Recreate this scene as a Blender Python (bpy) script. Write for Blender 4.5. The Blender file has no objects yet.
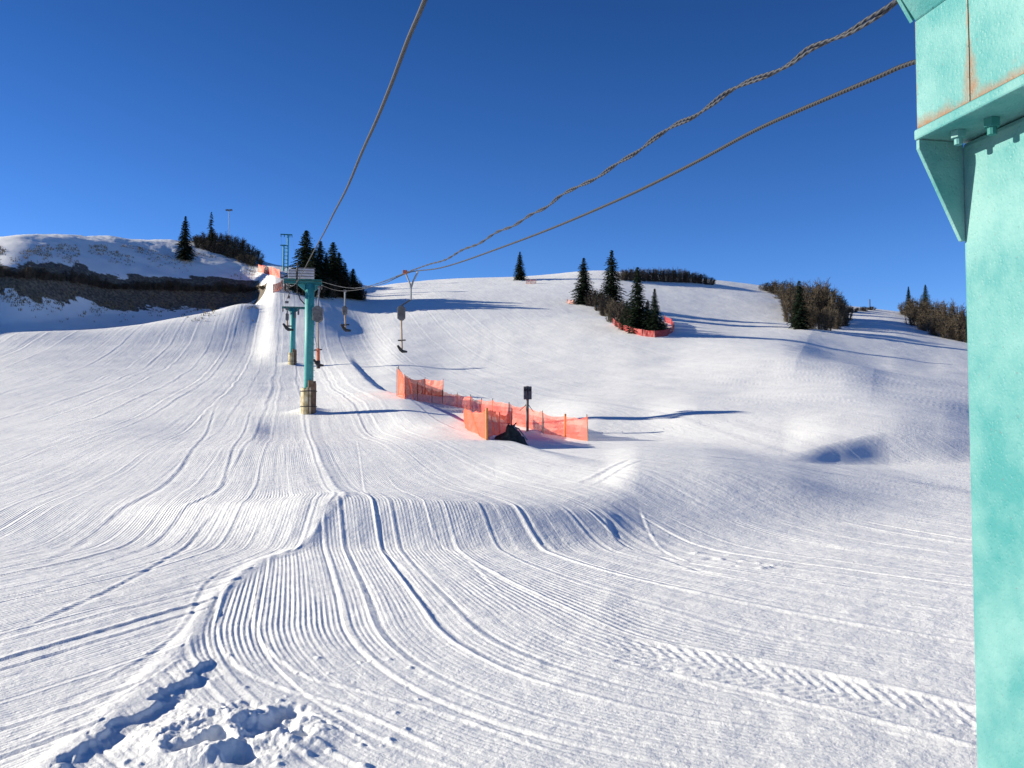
import bpy, math, random
import numpy as np
from mathutils import Vector, Matrix

# ------------------------------------------------------------------ scene, camera, light
sc = bpy.context.scene
COL = sc.collection
F = 900.0
PITCH = math.atan(42.0 / F)
CP, SP = math.cos(PITCH), math.sin(PITCH)
SUN_EL = math.radians(19.0)
SUN_AZ = math.radians(-81.0)          # from +Y, negative = to the left; a little ahead of the camera

cam_d = bpy.data.cameras.new('camera')
cam = bpy.data.objects.new('camera', cam_d)
COL.objects.link(cam)
cam_d.sensor_width = 36.0
cam_d.lens = 36.0 * F / 1024.0
cam_d.clip_start = 0.02
cam_d.clip_end = 4000.0
cam.rotation_euler = (math.pi / 2 + PITCH, 0, 0)
sc.camera = cam

w = bpy.data.worlds.new('World')
sc.world = w
w.use_nodes = True
nt = w.node_tree
bg = nt.nodes['Background']
sky = nt.nodes.new('ShaderNodeTexSky')
sky.sky_type = 'NISHITA'
sky.sun_disc = False
sky.sun_elevation = SUN_EL
sky.sun_rotation = SUN_AZ
sky.altitude = 2500
sky.air_density = 0.85
sky.dust_density = 0.0
sky.ozone_density = 3.0
hs = nt.nodes.new('ShaderNodeHueSaturation'); hs.inputs['Saturation'].default_value = 1.24; hs.inputs['Hue'].default_value = 0.513
nt.links.new(sky.outputs[0], hs.inputs['Color']); tcw = nt.nodes.new('ShaderNodeTexCoord'); sz = nt.nodes.new('ShaderNodeSeparateXYZ'); nt.links.new(tcw.outputs['Generated'], sz.inputs[0])
mr = nt.nodes.new('ShaderNodeMapRange'); mr.inputs['From Min'].default_value = 0.16; mr.inputs['From Max'].default_value = 0.50
mr.inputs['To Min'].default_value = 1.0; mr.inputs['To Max'].default_value = 0.62; nt.links.new(sz.outputs['Z'], mr.inputs['Value'])
vm = nt.nodes.new('ShaderNodeVectorMath'); vm.operation = 'SCALE'; nt.links.new(hs.outputs[0], vm.inputs[0]); nt.links.new(mr.outputs[0], vm.inputs['Scale'])
nt.links.new(vm.outputs[0], bg.inputs[0])
bg.inputs[1].default_value = 0.106

sd = bpy.data.lights.new('sun', 'SUN')
sun = bpy.data.objects.new('sun', sd)
COL.objects.link(sun)
sd.energy = 4.9
sd.angle = math.radians(0.53)
sd.color = (1.0, 0.905, 0.735)
S = Vector((math.sin(SUN_AZ) * math.cos(SUN_EL), math.cos(SUN_AZ) * math.cos(SUN_EL), math.sin(SUN_EL)))
sun.rotation_euler = S.to_track_quat('Z', 'Y').to_euler()
sun.location = S * 50

sc.view_settings.view_transform = 'Standard'
sc.view_settings.look = 'None'
sc.view_settings.gamma = 1.0
sc.view_settings.use_curve_mapping = False
sc.view_settings.exposure = 0.76
sc.cycles.max_bounces = 6
sc.cycles.transparent_max_bounces = 24

rng = np.random.default_rng(7)
random.seed(7)


# ------------------------------------------------------------------ noise helpers
def _hash(ix, iy, seed):
    h = (ix.astype(np.int64) * 374761393 + iy.astype(np.int64) * 668265263 + seed * 974634777) & 0xFFFFFFFF
    h = ((h ^ (h >> 13)) * 1274126177) & 0xFFFFFFFF
    h = h ^ (h >> 16)
    return (h & 0xFFFFFF).astype(np.float64) / 0xFFFFFF


def vnoise(x, y, seed=0):
    ix = np.floor(x); iy = np.floor(y)
    fx = x - ix; fy = y - iy
    fx = fx * fx * (3 - 2 * fx); fy = fy * fy * (3 - 2 * fy)
    a = _hash(ix, iy, seed); b = _hash(ix + 1, iy, seed)
    c = _hash(ix, iy + 1, seed); d = _hash(ix + 1, iy + 1, seed)
    return (a * (1 - fx) + b * fx) * (1 - fy) + (c * (1 - fx) + d * fx) * fy - 0.5


def fbm(x, y, seed=0, octv=4, gain=0.5):
    s = 0; a = 1.0; t = 1.0
    for i in range(octv):
        s = s + a * vnoise(x * t, y * t, seed + i * 17)
        a *= gain; t *= 2.03
    return s


def sstep(e0, e1, x):
    t = np.clip((x - e0) / (e1 - e0), 0, 1)
    return t * t * (3 - 2 * t)


def pchip(xk, yk, xq):
    """monotone cubic; xk (K,), yk (K,...) -> (Q,...)"""
    xk = np.asarray(xk, float); yk = np.asarray(yk, float)
    sh = (-1,) + (1,) * (yk.ndim - 1)
    h = np.diff(xk).reshape(sh)
    dl = np.diff(yk, axis=0) / h
    m = np.zeros_like(yk)
    m[0] = dl[0]; m[-1] = dl[-1]
    p = dl[:-1] * dl[1:]
    w1 = 2 * h[1:] + h[:-1]; w2 = h[1:] + 2 * h[:-1]
    with np.errstate(divide='ignore', invalid='ignore'):
        hm = (w1 + w2) / (w1 / dl[:-1] + w2 / dl[1:])
    m[1:-1] = np.where(p > 0, hm, 0)
    i = np.clip(np.searchsorted(xk, xq) - 1, 0, len(xk) - 2)
    hh = (xk[i + 1] - xk[i]).reshape(sh)
    t = ((xq - xk[i]).reshape(sh)) / hh
    t2 = t * t; t3 = t2 * t
    return (2 * t3 - 3 * t2 + 1) * yk[i] + (t3 - 2 * t2 + t) * hh * m[i] + (-2 * t3 + 3 * t2) * yk[i + 1] + (t3 - t2) * hh * m[i + 1]


# ------------------------------------------------------------------ terrain: survey of the hill with an added off-frame knoll, per bearing: (distance, sight line)
def zof(D, y):
    v = (384.0 - y) / F
    return D * (SP + CP * v) / (CP - SP * v)


def TX(x):
    return (x - 512.0) / F


NEAR = [(5, 738), (8, 602), (11.5, 549), (14.3, 503), (17, 489), (25, 450)]
SURV = {
    -300: NEAR[:3] + [(14.3, 509), (17, 492), (25, 456), (34, 436), (42, 419), (60, 392), (76, 372), (88, 352), (106, 346), (114, 335), (120, 260), (127, 165), (142, 255)],  # far high points: unseen knoll, added to throw shade over the gully
    0:   NEAR[:3] + [(14.3, 508), (17, 491), (25, 454), (34, 432), (42, 417), (60, 388), (78, 366), (90, 348), (101, 333), (109, 338), (116, 325), (123, 264), (150, 241)],
    100: NEAR[:3] + [(14.3, 506), (17, 490), (25, 452), (34, 430), (42, 416), (60, 389), (80, 366), (94, 346), (108, 329), (118, 334), (129, 317), (137, 274), (165, 240)],
    200: [(5, 738), (8, 602), (11.4, 550), (13.6, 503), (17, 488), (25, 450), (34, 433), (42, 415), (60, 390), (82, 368), (99, 346), (120, 314), (130, 320), (143, 306), (151, 275), (180, 244)],
    250: [(5, 738), (8, 602), (11.4, 550), (13.1, 502), (17, 487), (25, 449), (34, 433), (42, 414), (60, 391), (82, 369), (100, 350), (128, 304), (136, 308), (148, 299), (158, 271), (180, 258)],
    275: [(5, 738), (8, 602), (11.4, 550), (12.9, 502), (17, 487), (25, 449), (35, 435), (42, 413), (60, 392), (82, 370), (100, 345), (119, 311), (133, 293), (143, 283), (153, 272), (168, 266)],
    310: [(5, 738), (8, 602), (11.4, 550), (12.8, 501), (17, 486), (25, 449), (35.5, 435), (42, 412), (60, 393), (82, 372), (100, 347), (118, 315), (133, 298), (143, 287), (152, 278), (166, 270)],
    370: [(5, 738), (8, 602), (11.4, 550), (12.8, 500), (17, 486), (25, 450), (35.5, 435), (42, 410), (60, 391), (82, 370), (100, 352), (116, 333), (130, 315), (142, 302), (155, 293), (172, 287)],
    400: [(5, 738), (8, 602), (11.4, 550), (12.8, 500), (17, 486), (25, 450), (35, 434), (42, 411), (60, 390), (82, 368), (100, 349), (117, 330), (131, 312), (144, 299), (158, 290), (176, 284)],
    450: [(5, 738), (8, 602), (11.4, 550), (12.8, 501), (17, 486), (25, 452), (33, 437), (42, 419), (60, 392), (82, 371), (100, 351), (118, 329), (132, 308), (145, 296), (160, 287), (180, 280)],
    520: [(5, 738), (8, 602), (11.4, 551), (12.9, 505), (17, 483), (24, 457), (33, 441), (42, 419), (60, 393), (82, 369), (100, 348), (118, 326), (132, 309), (145, 296), (160, 285), (180, 278)],
    600: [(5, 738), (8, 602), (11.5, 552), (13.2, 511), (17.1, 476), (22.5, 457), (33, 441), (42, 409), (60, 391), (82, 366), (100, 344), (118, 323), (132, 311), (145, 297), (160, 284), (180, 272)],
    640: [(5, 738), (8, 603), (11.5, 553), (13.4, 517), (17.4, 468), (25, 449), (32.5, 441), (42, 408), (60.0, 389), (82.0, 364), (100.0, 343), (118.0, 324), (132.0, 315.0), (145.0, 300.6), (160.0, 286.8), (180.0, 275.2)],
    700: [(5, 738), (8, 603), (11.5, 554), (13.6, 521), (17.6, 468), (25, 451), (31, 442), (41, 405), (60, 388), (82, 364), (100, 343), (118, 327), (132, 321), (145, 306), (160, 291), (180, 280)],
    780: [(5, 738), (8, 604), (11.5, 554), (14, 522), (17.5, 476), (24.5, 461), (27, 452), (41, 405), (60, 387), (82, 365), (100, 350), (118, 337), (132, 327), (145, 312), (160, 299), (180, 289)],
    840: [(5, 738), (8, 604), (11.5, 553), (14.2, 522), (17.2, 490), (26.3, 464), (28.9, 439), (41, 406), (60, 390), (82, 373), (98, 362), (118, 342), (132, 331), (145, 321), (160, 313), (180, 305)],
    890: [(5, 738), (8, 604), (11.5, 553), (14.3, 522), (17.2, 498), (27.2, 464), (30.3, 431), (41, 408), (60, 396), (82, 379), (97, 367), (118, 345), (132, 332), (145, 323), (160, 316), (180, 311)],
    940: [(5, 738), (8, 604), (11.5, 553), (14.3, 522), (17, 503), (27.4, 463), (30.4, 435), (41, 413), (60, 398), (82, 381), (99, 368), (118, 349), (132, 338), (145, 330), (160, 324), (180, 318)],
    1000: [(5, 738), (8, 604), (11.5, 553), (14.3, 522), (17, 504), (27.8, 462), (30.8, 441), (41, 423), (60, 401), (82, 385), (99, 373), (118, 356), (132, 346), (145, 339), (160, 333), (180, 327)],
    1400: [(5, 738), (8, 604), (11.5, 553), (14.3, 522), (17, 504), (27.8, 462), (30.8, 441), (41, 432), (60, 414), (82, 404), (99, 397), (118, 391), (132, 386), (145, 382), (160, 379), (180, 376)],
}
xs = sorted(SURV)
Dk = []; Zk = []
for x in xs:
    L = SURV[x]
    d = [0.02, 1.0, 3.9] + [p[0] for p in L]
    z = [-1.9, -1.885, -1.77] + [zof(p[0], p[1]) for p in L]
    zl = z[-1]
    d += [L[-1][0] + 25, 320, 700]
    z += [zl + 0.3, zl - 4, zl - 40]
    Dk.append(d); Zk.append(z)
Dk = np.array(Dk); Zk = np.array(Zk)
ACK = np.array([math.atan(TX(x)) for x in xs])

a_l = np.linspace(-math.pi, math.radians(-34), 70)[:-1]
a_m = np.arctan(np.linspace(math.tan(math.radians(-34)), math.tan(math.radians(34)), 1500))
a_r = np.linspace(math.radians(34), math.pi, 70)[1:]
AZ = np.concatenate([a_l, a_m, a_r])
aq = np.clip(AZ, ACK[0], ACK[-1])
# behind the camera both sides run together so the sheet closes
wback = sstep(math.radians(60), math.radians(180), np.abs(AZ))[:, None] * 0.5
Dc = pchip(ACK, Dk, aq); Zc = pchip(ACK, Zk, aq)
eL = (Dk[0], Zk[0]); eR = (Dk[-1], Zk[-1])
oth = np.where(AZ[:, None] < 0, eR[0][None], eL[0][None]); othz = np.where(AZ[:, None] < 0, eR[1][None], eL[1][None])
Dc = Dc * (1 - wback) + oth * wback
Zc = Zc * (1 - wback) + othz * wback

SUB = [4, 12, 110, 190, 100, 90, 40, 60, 46, 46, 44, 40, 36, 40, 36, 40, 36, 36, 10, 8, 6]
NC = len(AZ)
K = Dc.shape[1]
assert len(SUB) == K - 1 - 0, (len(SUB), K)
h = np.diff(Dc, axis=1); dl = np.diff(Zc, axis=1) / h
m = np.zeros_like(Zc)
m[:, 0] = 0; m[:, -1] = dl[:, -1]
w1 = 2 * h[:, 1:] + h[:, :-1]; w2 = h[:, 1:] + 2 * h[:, :-1]
with np.errstate(divide='ignore', invalid='ignore'):
    hm = (w1 + w2) / (w1 / dl[:, :-1] + w2 / dl[:, 1:])
m[:, 1:-1] = np.where(dl[:, :-1] * dl[:, 1:] > 0, hm, 0)
Ds = []; Zs = []
for k in range(K - 1):
    n = SUB[k]
    for j in range(n):
        t = j / n
        if k in (2, 3):      # even on the picture: even in 1/D
            D0, D1 = Dc[:, k], Dc[:, k + 1]
            Dq = 1.0 / ((1 - t) / D0 + t / D1)
            t = (Dq - D0) / (D1 - D0)
        else:
            Dq = Dc[:, k] + h[:, k] * t
        t2 = t * t; t3 = t2 * t
        Ds.append(Dq)
        Zs.append((2 * t3 - 3 * t2 + 1) * Zc[:, k] + (t3 - 2 * t2 + t) * h[:, k] * m[:, k] + (-2 * t3 + 3 * t2) * Zc[:, k + 1] + (t3 - t2) * h[:, k] * m[:, k + 1])
Ds.append(Dc[:, -1]); Zs.append(Zc[:, -1])
GD = np.array(Ds).T          # (NC, NR)
GZ = np.array(Zs).T
NR = GD.shape[1]
RR = GD / np.cos(np.clip(AZ, -0.75, 0.75))[:, None]
GX = RR * np.sin(AZ)[:, None]
GY = RR * np.cos(AZ)[:, None]
BASEZ = GZ.copy()


def img_y(X, Y, Z):
    # Y forward, Z up -> image row
    yc = Y * CP + Z * SP
    zc = -Y * SP + Z * CP
    return 384.0 - F * zc / yc


TA = np.tan(AZ)
ML = len(a_l); MR = ML + len(a_m)


def px(x, y, rmin=0.5, rmax=260, grid=None):
    """ground point seen at photo position (x, y): first hit of the sight line"""
    g = GZ if grid is None else grid
    ta = TX(x) / (CP - SP * (384 - y) / F)
    fi = np.interp(ta, TA[ML:MR], np.arange(ML, MR))
    i = int(fi); t = fi - i
    D = GD[i] * (1 - t) + GD[min(i + 1, NC - 1)] * t
    Z = g[i] * (1 - t) + g[min(i + 1, NC - 1)] * t
    ok = (D > rmin) & (D < rmax)
    yy = img_y(None, D, Z)
    idx = np.where(ok & (yy <= y))[0]
    if len(idx) == 0:
        k = np.where(ok)[0][np.argmin(yy[ok])]
        return Vector((D[k] * ta, D[k], Z[k]))
    k = idx[0]
    k0 = max(k - 1, 0)
    if abs(yy[k0] - yy[k]) < 1e-6 or yy[k0] < y:
        d = D[k]; z = Z[k]
    else:
        s = (yy[k0] - y) / (yy[k0] - yy[k])
        d = D[k0] + (D[k] - D[k0]) * s; z = Z[k0] + (Z[k] - Z[k0]) * s
    return Vector((d * ta, d, z))


def ground(X, Y):
    a = math.atan2(X, Y)
    fi = np.interp(a, AZ, np.arange(NC))
    i = min(int(fi), NC - 2); t = fi - i
    r = math.hypot(X, Y)
    za = np.interp(r, RR[i], GZ[i]); zb = np.interp(r, RR[i + 1], GZ[i + 1])
    return float(za * (1 - t) + zb * t)


def sight(x, y, D):
    """world point on the sight line of photo position (x, y) at forward distance D"""
    v = (384.0 - y) / F
    yy = CP - SP * v
    return Vector((TX(x) / yy * D, D, (SP + CP * v) / yy * D))


# ------------------------------------------------------------------ grooming
X = GX; Y = GY
front = (np.abs(AZ) < 1.2)[:, None] & (GY > 0)
# seam / berm between the two groomer passes
seam_px = [(309, 416), (317, 450), (330, 478), (345, 497), (318, 530), (262, 560), (215, 598), (188, 640), (166, 664)]
seam = [px(*p) for p in seam_px]
sy = np.array([p.y for p in seam])[::-1]; sx = np.array([p.x for p in seam])[::-1]
XB = np.interp(Y, np.r_[3.0, sy, 60, 100, 200], np.r_[sx[0] + 0.1, sx, sx[-1] - 0.255 * 18, sx[-1] - 0.26 * 58, sx[-1] - .26 * 158])
left = X < XB
UL = X + 0.25 * (Y - 14) + 0.054 * np.clip(14 - Y, 0, None) ** 2
wR = sstep(-1.0, 7.0, X)
UR = X + 0.25 * (Y - 14) - wR * 0.011 * np.clip(24 - Y, 0, None) ** 2 - 0.14 * np.clip(7.3 - Y, 0, None) ** 2
wob = 0.10 * fbm(X / 6, Y / 9, 3, 2) + 0.03 * fbm(X / 1.4, Y / 3, 31, 2)
U = np.where(left, UL, UR) + wob
U = np.where(Y > 40, X + 0.25 * (Y - 14) + wob * 3, U)


def lines(u, s, wdt, amp, seed, jit=0.7, dbl=True):
    out = np.zeros_like(u)
    c = np.floor(u / s)
    for o in (-1, 0, 1):
        i = c + o
        hj = _hash(i, i * 0, seed); ha = _hash(i, i * 0 + 5, seed)
        d = u - (i + 0.5 + (hj - 0.5) * jit) * s
        a = amp * (0.35 + 0.9 * ha)
        sgn = np.where(_hash(i, i * 0 + 9, seed) > 0.5, 1.0, -1.0)
        out += a * (np.exp(-(d / wdt) ** 2) - 0.8 * np.exp(-((d - sgn * 1.7 * wdt) / wdt) ** 2))
    return out


groom = np.ones_like(X)
groom *= np.where(Y > 36, 1 - 0.45 * sstep(2.0, 6.0, U - (-2.0)), 1)
groom *= 1 - sstep(110, 135, GD) * (np.abs(AZ) > 0)[:, None] * (TX(240) > TA)[:, None]
groom *= front
along = 0.55 + 0.9 * np.clip(vnoise(U * 1.7, Y / 5.0, 77) + 0.5, 0, 1)
mod = along * groom * (1 - 0.6 * sstep(-1, 4, X) * sstep(12, 18, Y) * (1 - sstep(36, 44, Y)))
dz = np.zeros_like(X)
far = sstep(20, 60, Y)
dz += lines(U, 3.3, 0.045 + 0.09 * far, 0.0042, 11) * mod * (1 + 1.6 * far)
dz += lines(U, 1.25, 0.035, 0.005, 13) * mod * (1 - sstep(20, 36, Y))
dz += lines(U, 1.7, 0.03 + 0.07 * far, 0.006, 12) * mod * (1 + 1.6 * far)
dz += lines(U, 0.55, 0.024, 0.006, 15) * mod * (1 - sstep(11, 17, Y))
# soft pillows across the fall line left by the groomer
dz += 0.028 * fbm(X / 3.0, Y / 2.2, 21, 3) * sstep(4, 14, Y) * front
dz += 0.08 * fbm(X / 9.0, Y / 7.0, 22, 3) * sstep(10, 30, Y)
dz += 0.14 * fbm(X / 30.0, Y / 22.0, 23, 3) * sstep(60, 120, Y)
dz += 0.045 * fbm(X / 3.2, Y / 4.5, 24, 4, 0.55) * sstep(30, 60, Y)
dz += 0.006 * fbm(X / 0.16, Y / 0.16, 25, 3) * (1 - sstep(8, 20, Y))
# gully face and ridge: wind-worked
rough_face = (sstep(125, 140, GD) * (1 - sstep(240, 256, TA * F + 512)[:, None]))
dz += rough_face * 0.55 * fbm(X / 7.0, Y / 5.0, 41, 4, 0.55)
GZ = BASEZ + dz


def poly_world(pts, closed=False):
    P = [px(p[0], p[1], grid=BASEZ) for p in pts]
    return np.array([[p.x, p.y] for p in P])


def smooth(P, n=14):
    t = np.arange(len(P), dtype=float)
    q = np.linspace(0, len(P) - 1, (len(P) - 1) * n + 1)
    if len(P) < 3:
        return np.stack([np.interp(q, t, P[:, 0]), np.interp(q, t, P[:, 1])], 1)
    # catmull-rom
    out = []
    Pp = np.vstack([2 * P[0] - P[1], P, 2 * P[-1] - P[-2]])
    for i in range(len(P) - 1):
        p0, p1, p2, p3 = Pp[i:i + 4]
        for j in range(n):
            s = j / n
            out.append(0.5 * (2 * p1 + (p2 - p0) * s + (2 * p0 - 5 * p1 + 4 * p2 - p3) * s * s + (3 * p1 - p0 - 3 * p2 + p3) * s ** 3))
    out.append(P[-1])
    return np.array(out)


def near_poly(P, reach):
    """indices of the grid points near the polyline; distance, signed side (+ = right of travel), arc length, end fade"""
    x0, y0 = P.min(0) - reach; x1, y1 = P.max(0) + reach
    sel = np.where((GX > x0) & (GX < x1) & (GY > y0) & (GY < y1))
    qx = GX[sel]; qy = GY[sel]
    best = np.full(qx.shape, 1e9); side = np.zeros_like(qx); arc = np.zeros_like(qx)
    L = 0.0
    for a, b in zip(P[:-1], P[1:]):
        dx, dy = b - a
        ll = math.hypot(dx, dy)
        if ll < 1e-6: continue
        t = np.clip(((qx - a[0]) * dx + (qy - a[1]) * dy) / (ll * ll), 0, 1)
        ex = qx - (a[0] + t * dx); ey = qy - (a[1] + t * dy)
        d = np.hypot(ex, ey)
        c = d < best
        best[c] = d[c]
        side[c] = np.sign(dy * ex - dx * ey)[c]
        arc[c] = (L + t * ll)[c]
        L += ll
    return sel, best, side, arc, L


WS, HS = 0.42, 0.115


def ridge(pts, wdt, hgt, groove=0.7, side=1, fade=0.15, breakup=0.5, seed=1):
    P = smooth(poly_world(pts)); wdt *= WS; hgt *= HS
    sel, d, s, arc, L = near_poly(P, wdt * 5)
    e = np.clip(np.minimum(arc, L - arc) / (fade * L + 1e-6), 0, 1)
    sd_ = d * s * side + 0.5 * wdt * fbm(GX[sel] / (wdt * 2.2), GY[sel] / (wdt * 2.2), seed + 100, 2)
    prof = np.exp(-(sd_ / wdt) ** 2) - groove * np.exp(-((sd_ - 1.9 * wdt) / (wdt * 1.1)) ** 2)
    am = 1 - breakup * (0.5 + vnoise(arc / (wdt * 4), arc * 0, seed))
    GZ[sel] += hgt * prof * e * am


def bank(pts, hgt, wdt, reach, side=1, fade=0.2, wob_=1.0):
    """raised on one side of the line, dropping within wdt to the other side"""
    P = smooth(poly_world(pts))
    sel, d, s, arc, L = near_poly(P, reach * 2.2)
    e = sstep(0, 1, np.minimum(arc, L - arc) / (fade * L + 1e-6))
    q = d * s * side + wob_ * 0.10 * fbm(GX[sel] / 0.12, GY[sel] / 0.12, 91, 3) * (1 if reach < 1 else 0)
    f = np.where(q < 0, np.exp(-(q / reach) ** 2), 1 - sstep(0, wdt, q))
    GZ[sel] += hgt * f * e


# berm on the seam
ridge(seam_px, 0.11, 0.10, 0.35, side=-1, fade=0.08, breakup=0.9, seed=3)
ridge([(300, 470), (322, 492), (343, 500)], 0.3, 0.10, 0.2, breakup=0.9, seed=5)
# snowmobile / ski tracks crossing the corduroy
ridge([(356, 440), (362, 470), (370, 498), (405, 568), (430, 604), (456, 634)], 0.045, 0.035, 1.0, 1, seed=6)
ridge([(385, 470), (402, 490), (429, 517), (464, 556), (503, 595), (540, 628)], 0.05, 0.035, 1.0, 1, seed=7)
ridge([(262, 575), (255, 610), (262, 640), (300, 672), (360, 690), (440, 712), (560, 755), (640, 800)], 0.045, 0.05, 0.9, 1, seed=8)
ridge([(225, 585), (218, 625), (232, 658), (275, 684), (340, 704), (420, 738), (500, 780)], 0.05, 0.06, 0.9, 1, seed=9)
ridge([(603, 514), (616, 541), (652, 556), (700, 573), (735, 578)], 0.09, 0.085, 1.1, -1, seed=10)
ridge([(640, 508), (655, 540), (690, 562), (740, 572)], 0.06, 0.05, 0.9, 1, seed=11)
ridge([(573, 484), (598, 474), (626, 459)], 0.16, 0.10, 1.0, 1, seed=12)
ridge([(586, 486), (612, 474), (640, 460)], 0.12, 0.07, 1.0, 1, seed=13)
ridge([(0, 585), (70, 547), (150, 492), (195, 445), (215, 405)], 0.12, 0.10, 1.0, 1, seed=14)
ridge([(0, 608), (85, 568), (170, 524), (215, 490), (232, 448), (250, 410)], 0.10, 0.09, 1.0, 1, seed=15)
ridge([(0, 640), (110, 588), (190, 540), (222, 505)], 0.07, 0.07, 1.0, 1, seed=16)
ridge([(0, 722), (75, 694), (150, 652), (185, 620), (215, 575), (300, 520)], 0.05, 0.04, 1.0, 1, seed=17)
ridge([(0, 752), (80, 718), (150, 682), (190, 655)], 0.05, 0.05, 0.6, -1, seed=18)
ridge([(60, 800), (30, 790), (0, 775)], 0.04, 0.03, seed=19)
for i, (ya, yb) in enumerate([(560, 596), (575, 618), (592, 640), (612, 668), (630, 690)]):
    ridge([(480 + 16 * i, ya), (640 + 10 * i, yb), (820, yb + 38), (1000, yb + 66)], 0.035, 0.014, 0.9, 1, seed=30 + i)
ridge([(560, 640), (700, 682), (850, 722), (1000, 756)], 0.04, 0.03, 1.0, 1, seed=40)
# bank where the lift lane drops to the fenced hollow
bank([(344, 350), (356, 374), (374, 392), (402, 402), (432, 414), (462, 430), (500, 446), (560, 462), (620, 478)], 0.32, 0.9, 3.0, -1)

# ledge round the middle tower's foot
# trench at the lower left: bank with its shaded side
bank([(40, 800), (60, 768), (112, 728), (160, 700), (214, 656)], 0.032, 0.05, 0.30, 1, 0.12)
ridge([(20, 806), (85, 765), (135, 728), (185, 696), (219, 666)], 0.11, -0.16, 0.0, 1, 0.10, 0.9, seed=50)
ridge([(165, 672), (182, 690), (190, 700)], 0.04, -0.05, 0.0, 1, 0.1, 0.2, seed=51)
ridge([(284, 700), (330, 722), (380, 750)], 0.03, 0.05, 0.9, 1, seed=52)
ridge([(105, 755), (130, 770), (160, 790)], 0.02, 0.04, 0.6, 1, seed=53)
# dug-up snow beside it
c0 = px(232, 733, grid=BASEZ)
dd = np.hypot((GX - c0.x) / 0.62, (GY - c0.y) / 0.52)
msk = 1 - sstep(0.55, 1.1, dd)
lump = fbm(GX / 0.26, GY / 0.26, 61, 5, 0.45)
GZ += msk * (0.025 + 0.085 * lump + 0.02 * np.abs(fbm(GX / 0.06, GY / 0.06, 62, 3)))
for (x, y, rx, dp) in [(288, 712, 0.10, 0.075), (262, 728, 0.12, 0.06), (214, 742, 0.09, 0.07), (180, 752, 0.07, 0.05), (300, 735, 0.05, 0.07), (240, 756, 0.09, 0.07)]:
    c = px(x, y, grid=BASEZ)
    q = np.hypot((GX - c.x) / rx, (GY - c.y) / (rx * 1.0)) * (1 + 0.5 * fbm(GX / 0.08, GY / 0.08, 63, 2))
    GZ -= dp * np.exp(-q ** 4)
# chunks thrown along the track on the right
for k in range(26):
    xx = random.uniform(690, 815); yy = 556 + (xx - 690) * 0.11 + random.gauss(0, 3)
    c = px(xx, yy, grid=BASEZ); r0 = random.uniform(0.03, 0.07)
    sel = np.where((np.abs(GX - c.x) < r0 * 3) & (np.abs(GY - c.y) < r0 * 3))
    GZ[sel] += random.uniform(-0.7, 1) * 0.03 * np.exp(-((GX[sel] - c.x) ** 2 + (GY[sel] - c.y) ** 2) / r0 ** 2)
for k in range(80):
    xx = random.uniform(120, 420); yy = random.uniform(640, 768)
    c = px(xx, yy, grid=BASEZ); r0 = random.uniform(0.008, 0.022)
    sel = np.where((np.abs(GX - c.x) < r0 * 3) & (np.abs(GY - c.y) < r0 * 3))
    GZ[sel] += 0.6 * r0 * np.exp(-((GX[sel] - c.x) ** 2 + (GY[sel] - c.y) ** 2) / r0 ** 2)
# snowmobile tread
# long low rolls: one flank to the sun, the other away from it
def roll(pts, hgt, wl, wr, fade=0.25):
    P = smooth(poly_world(pts))
    sel, d, s, arc, L = near_poly(P, max(wl, wr) * 1.3)
    e = sstep(0, 1, np.minimum(arc, L - arc) / (fade * L + 1e-6))
    q = d * s
    f = np.where(q < 0, 1 - sstep(0, wl, -q), np.clip(1 - q / wr, 0, 1) ** 1.2)
    GZ[sel] += hgt * f * e


roll([(790, 392), (798, 368), (808, 346), (817, 331), (824, 322)], 0.95, 13, 16)
roll([(870, 418), (872, 395), (876, 372)], 0.5, 8, 12)
roll([(330, 552), (318, 530), (318, 508), (330, 492)], 0.05, 1.0, 2.5)
Pt = smooth(poly_world([(560, 640), (650, 655), (760, 675), (870, 699), (985, 728), (1060, 745)]))
sel, d, s, arc, L = near_poly(Pt, 0.6)
q = d * s
inb = 1 - sstep(0.24, 0.29, d)
e = sstep(0, 1.0, arc)
ph = (arc + np.abs(q) * 0.9) / 0.10
blk = np.sin(ph * 2 * math.pi) * (0.6 + 0.4 * np.sin(q / 0.085 * 2 * math.pi + np.floor(ph) * math.pi))
GZ[sel] += e * inb * (-0.006 + 0.0062 * blk * (0.75 + vnoise(arc / 0.5, q / 0.3, 72) * 0.6) + 0.004 * fbm(GX[sel] / 0.05, GY[sel] / 0.05, 70, 2))
GZ[sel] += e * 0.010 * np.exp(-((d - 0.31) / 0.03) ** 2)

for (x_, y_, r_, h_) in [(308.5, 412, 0.75, 0.28), (292.5, 364, 0.8, 0.25), (533, 433, 0.35, 0.16)]:
    c = px(x_, y_, grid=BASEZ)
    GZ += h_ * np.exp(-((GX - c.x) ** 2 + (GY - c.y) ** 2) / r_ ** 2)
YI = img_y(None, GD, BASEZ)
XI = TA[:, None] * F + 512 + 0 * GD
etop = np.interp(XI, [-60, 0, 50, 80, 100, 150, 200, 250, 268], [262, 263, 265, 268, 277, 279, 278, 281, 285])
ebot = np.interp(XI, [-60, 0, 50, 100, 150, 200, 240, 262, 268], [288, 290, 296, 303, 305, 306, 305, 297, 288])
en_ = 15 * fbm(X / 3.5, (Y + GZ) / 3.0, 301, 5, 0.6)
EARTH = sstep(-4, 4, YI - etop + en_ * 0.6) * sstep(-5, 5, ebot + 4 - YI + en_ * 0.8) * (GD > 4 + np.interp(XI, [0, 100, 200, 240, 262, 275], [101, 108, 120, 128, 138, 150])) * (XI < 268) * front
EARTH *= 1 - 0.8 * sstep(0, 6, YI - 272 - 0.1 * XI) * (XI < 55) * (fbm(X / 6, Y / 3, 303, 2) > 0.05)
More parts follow.
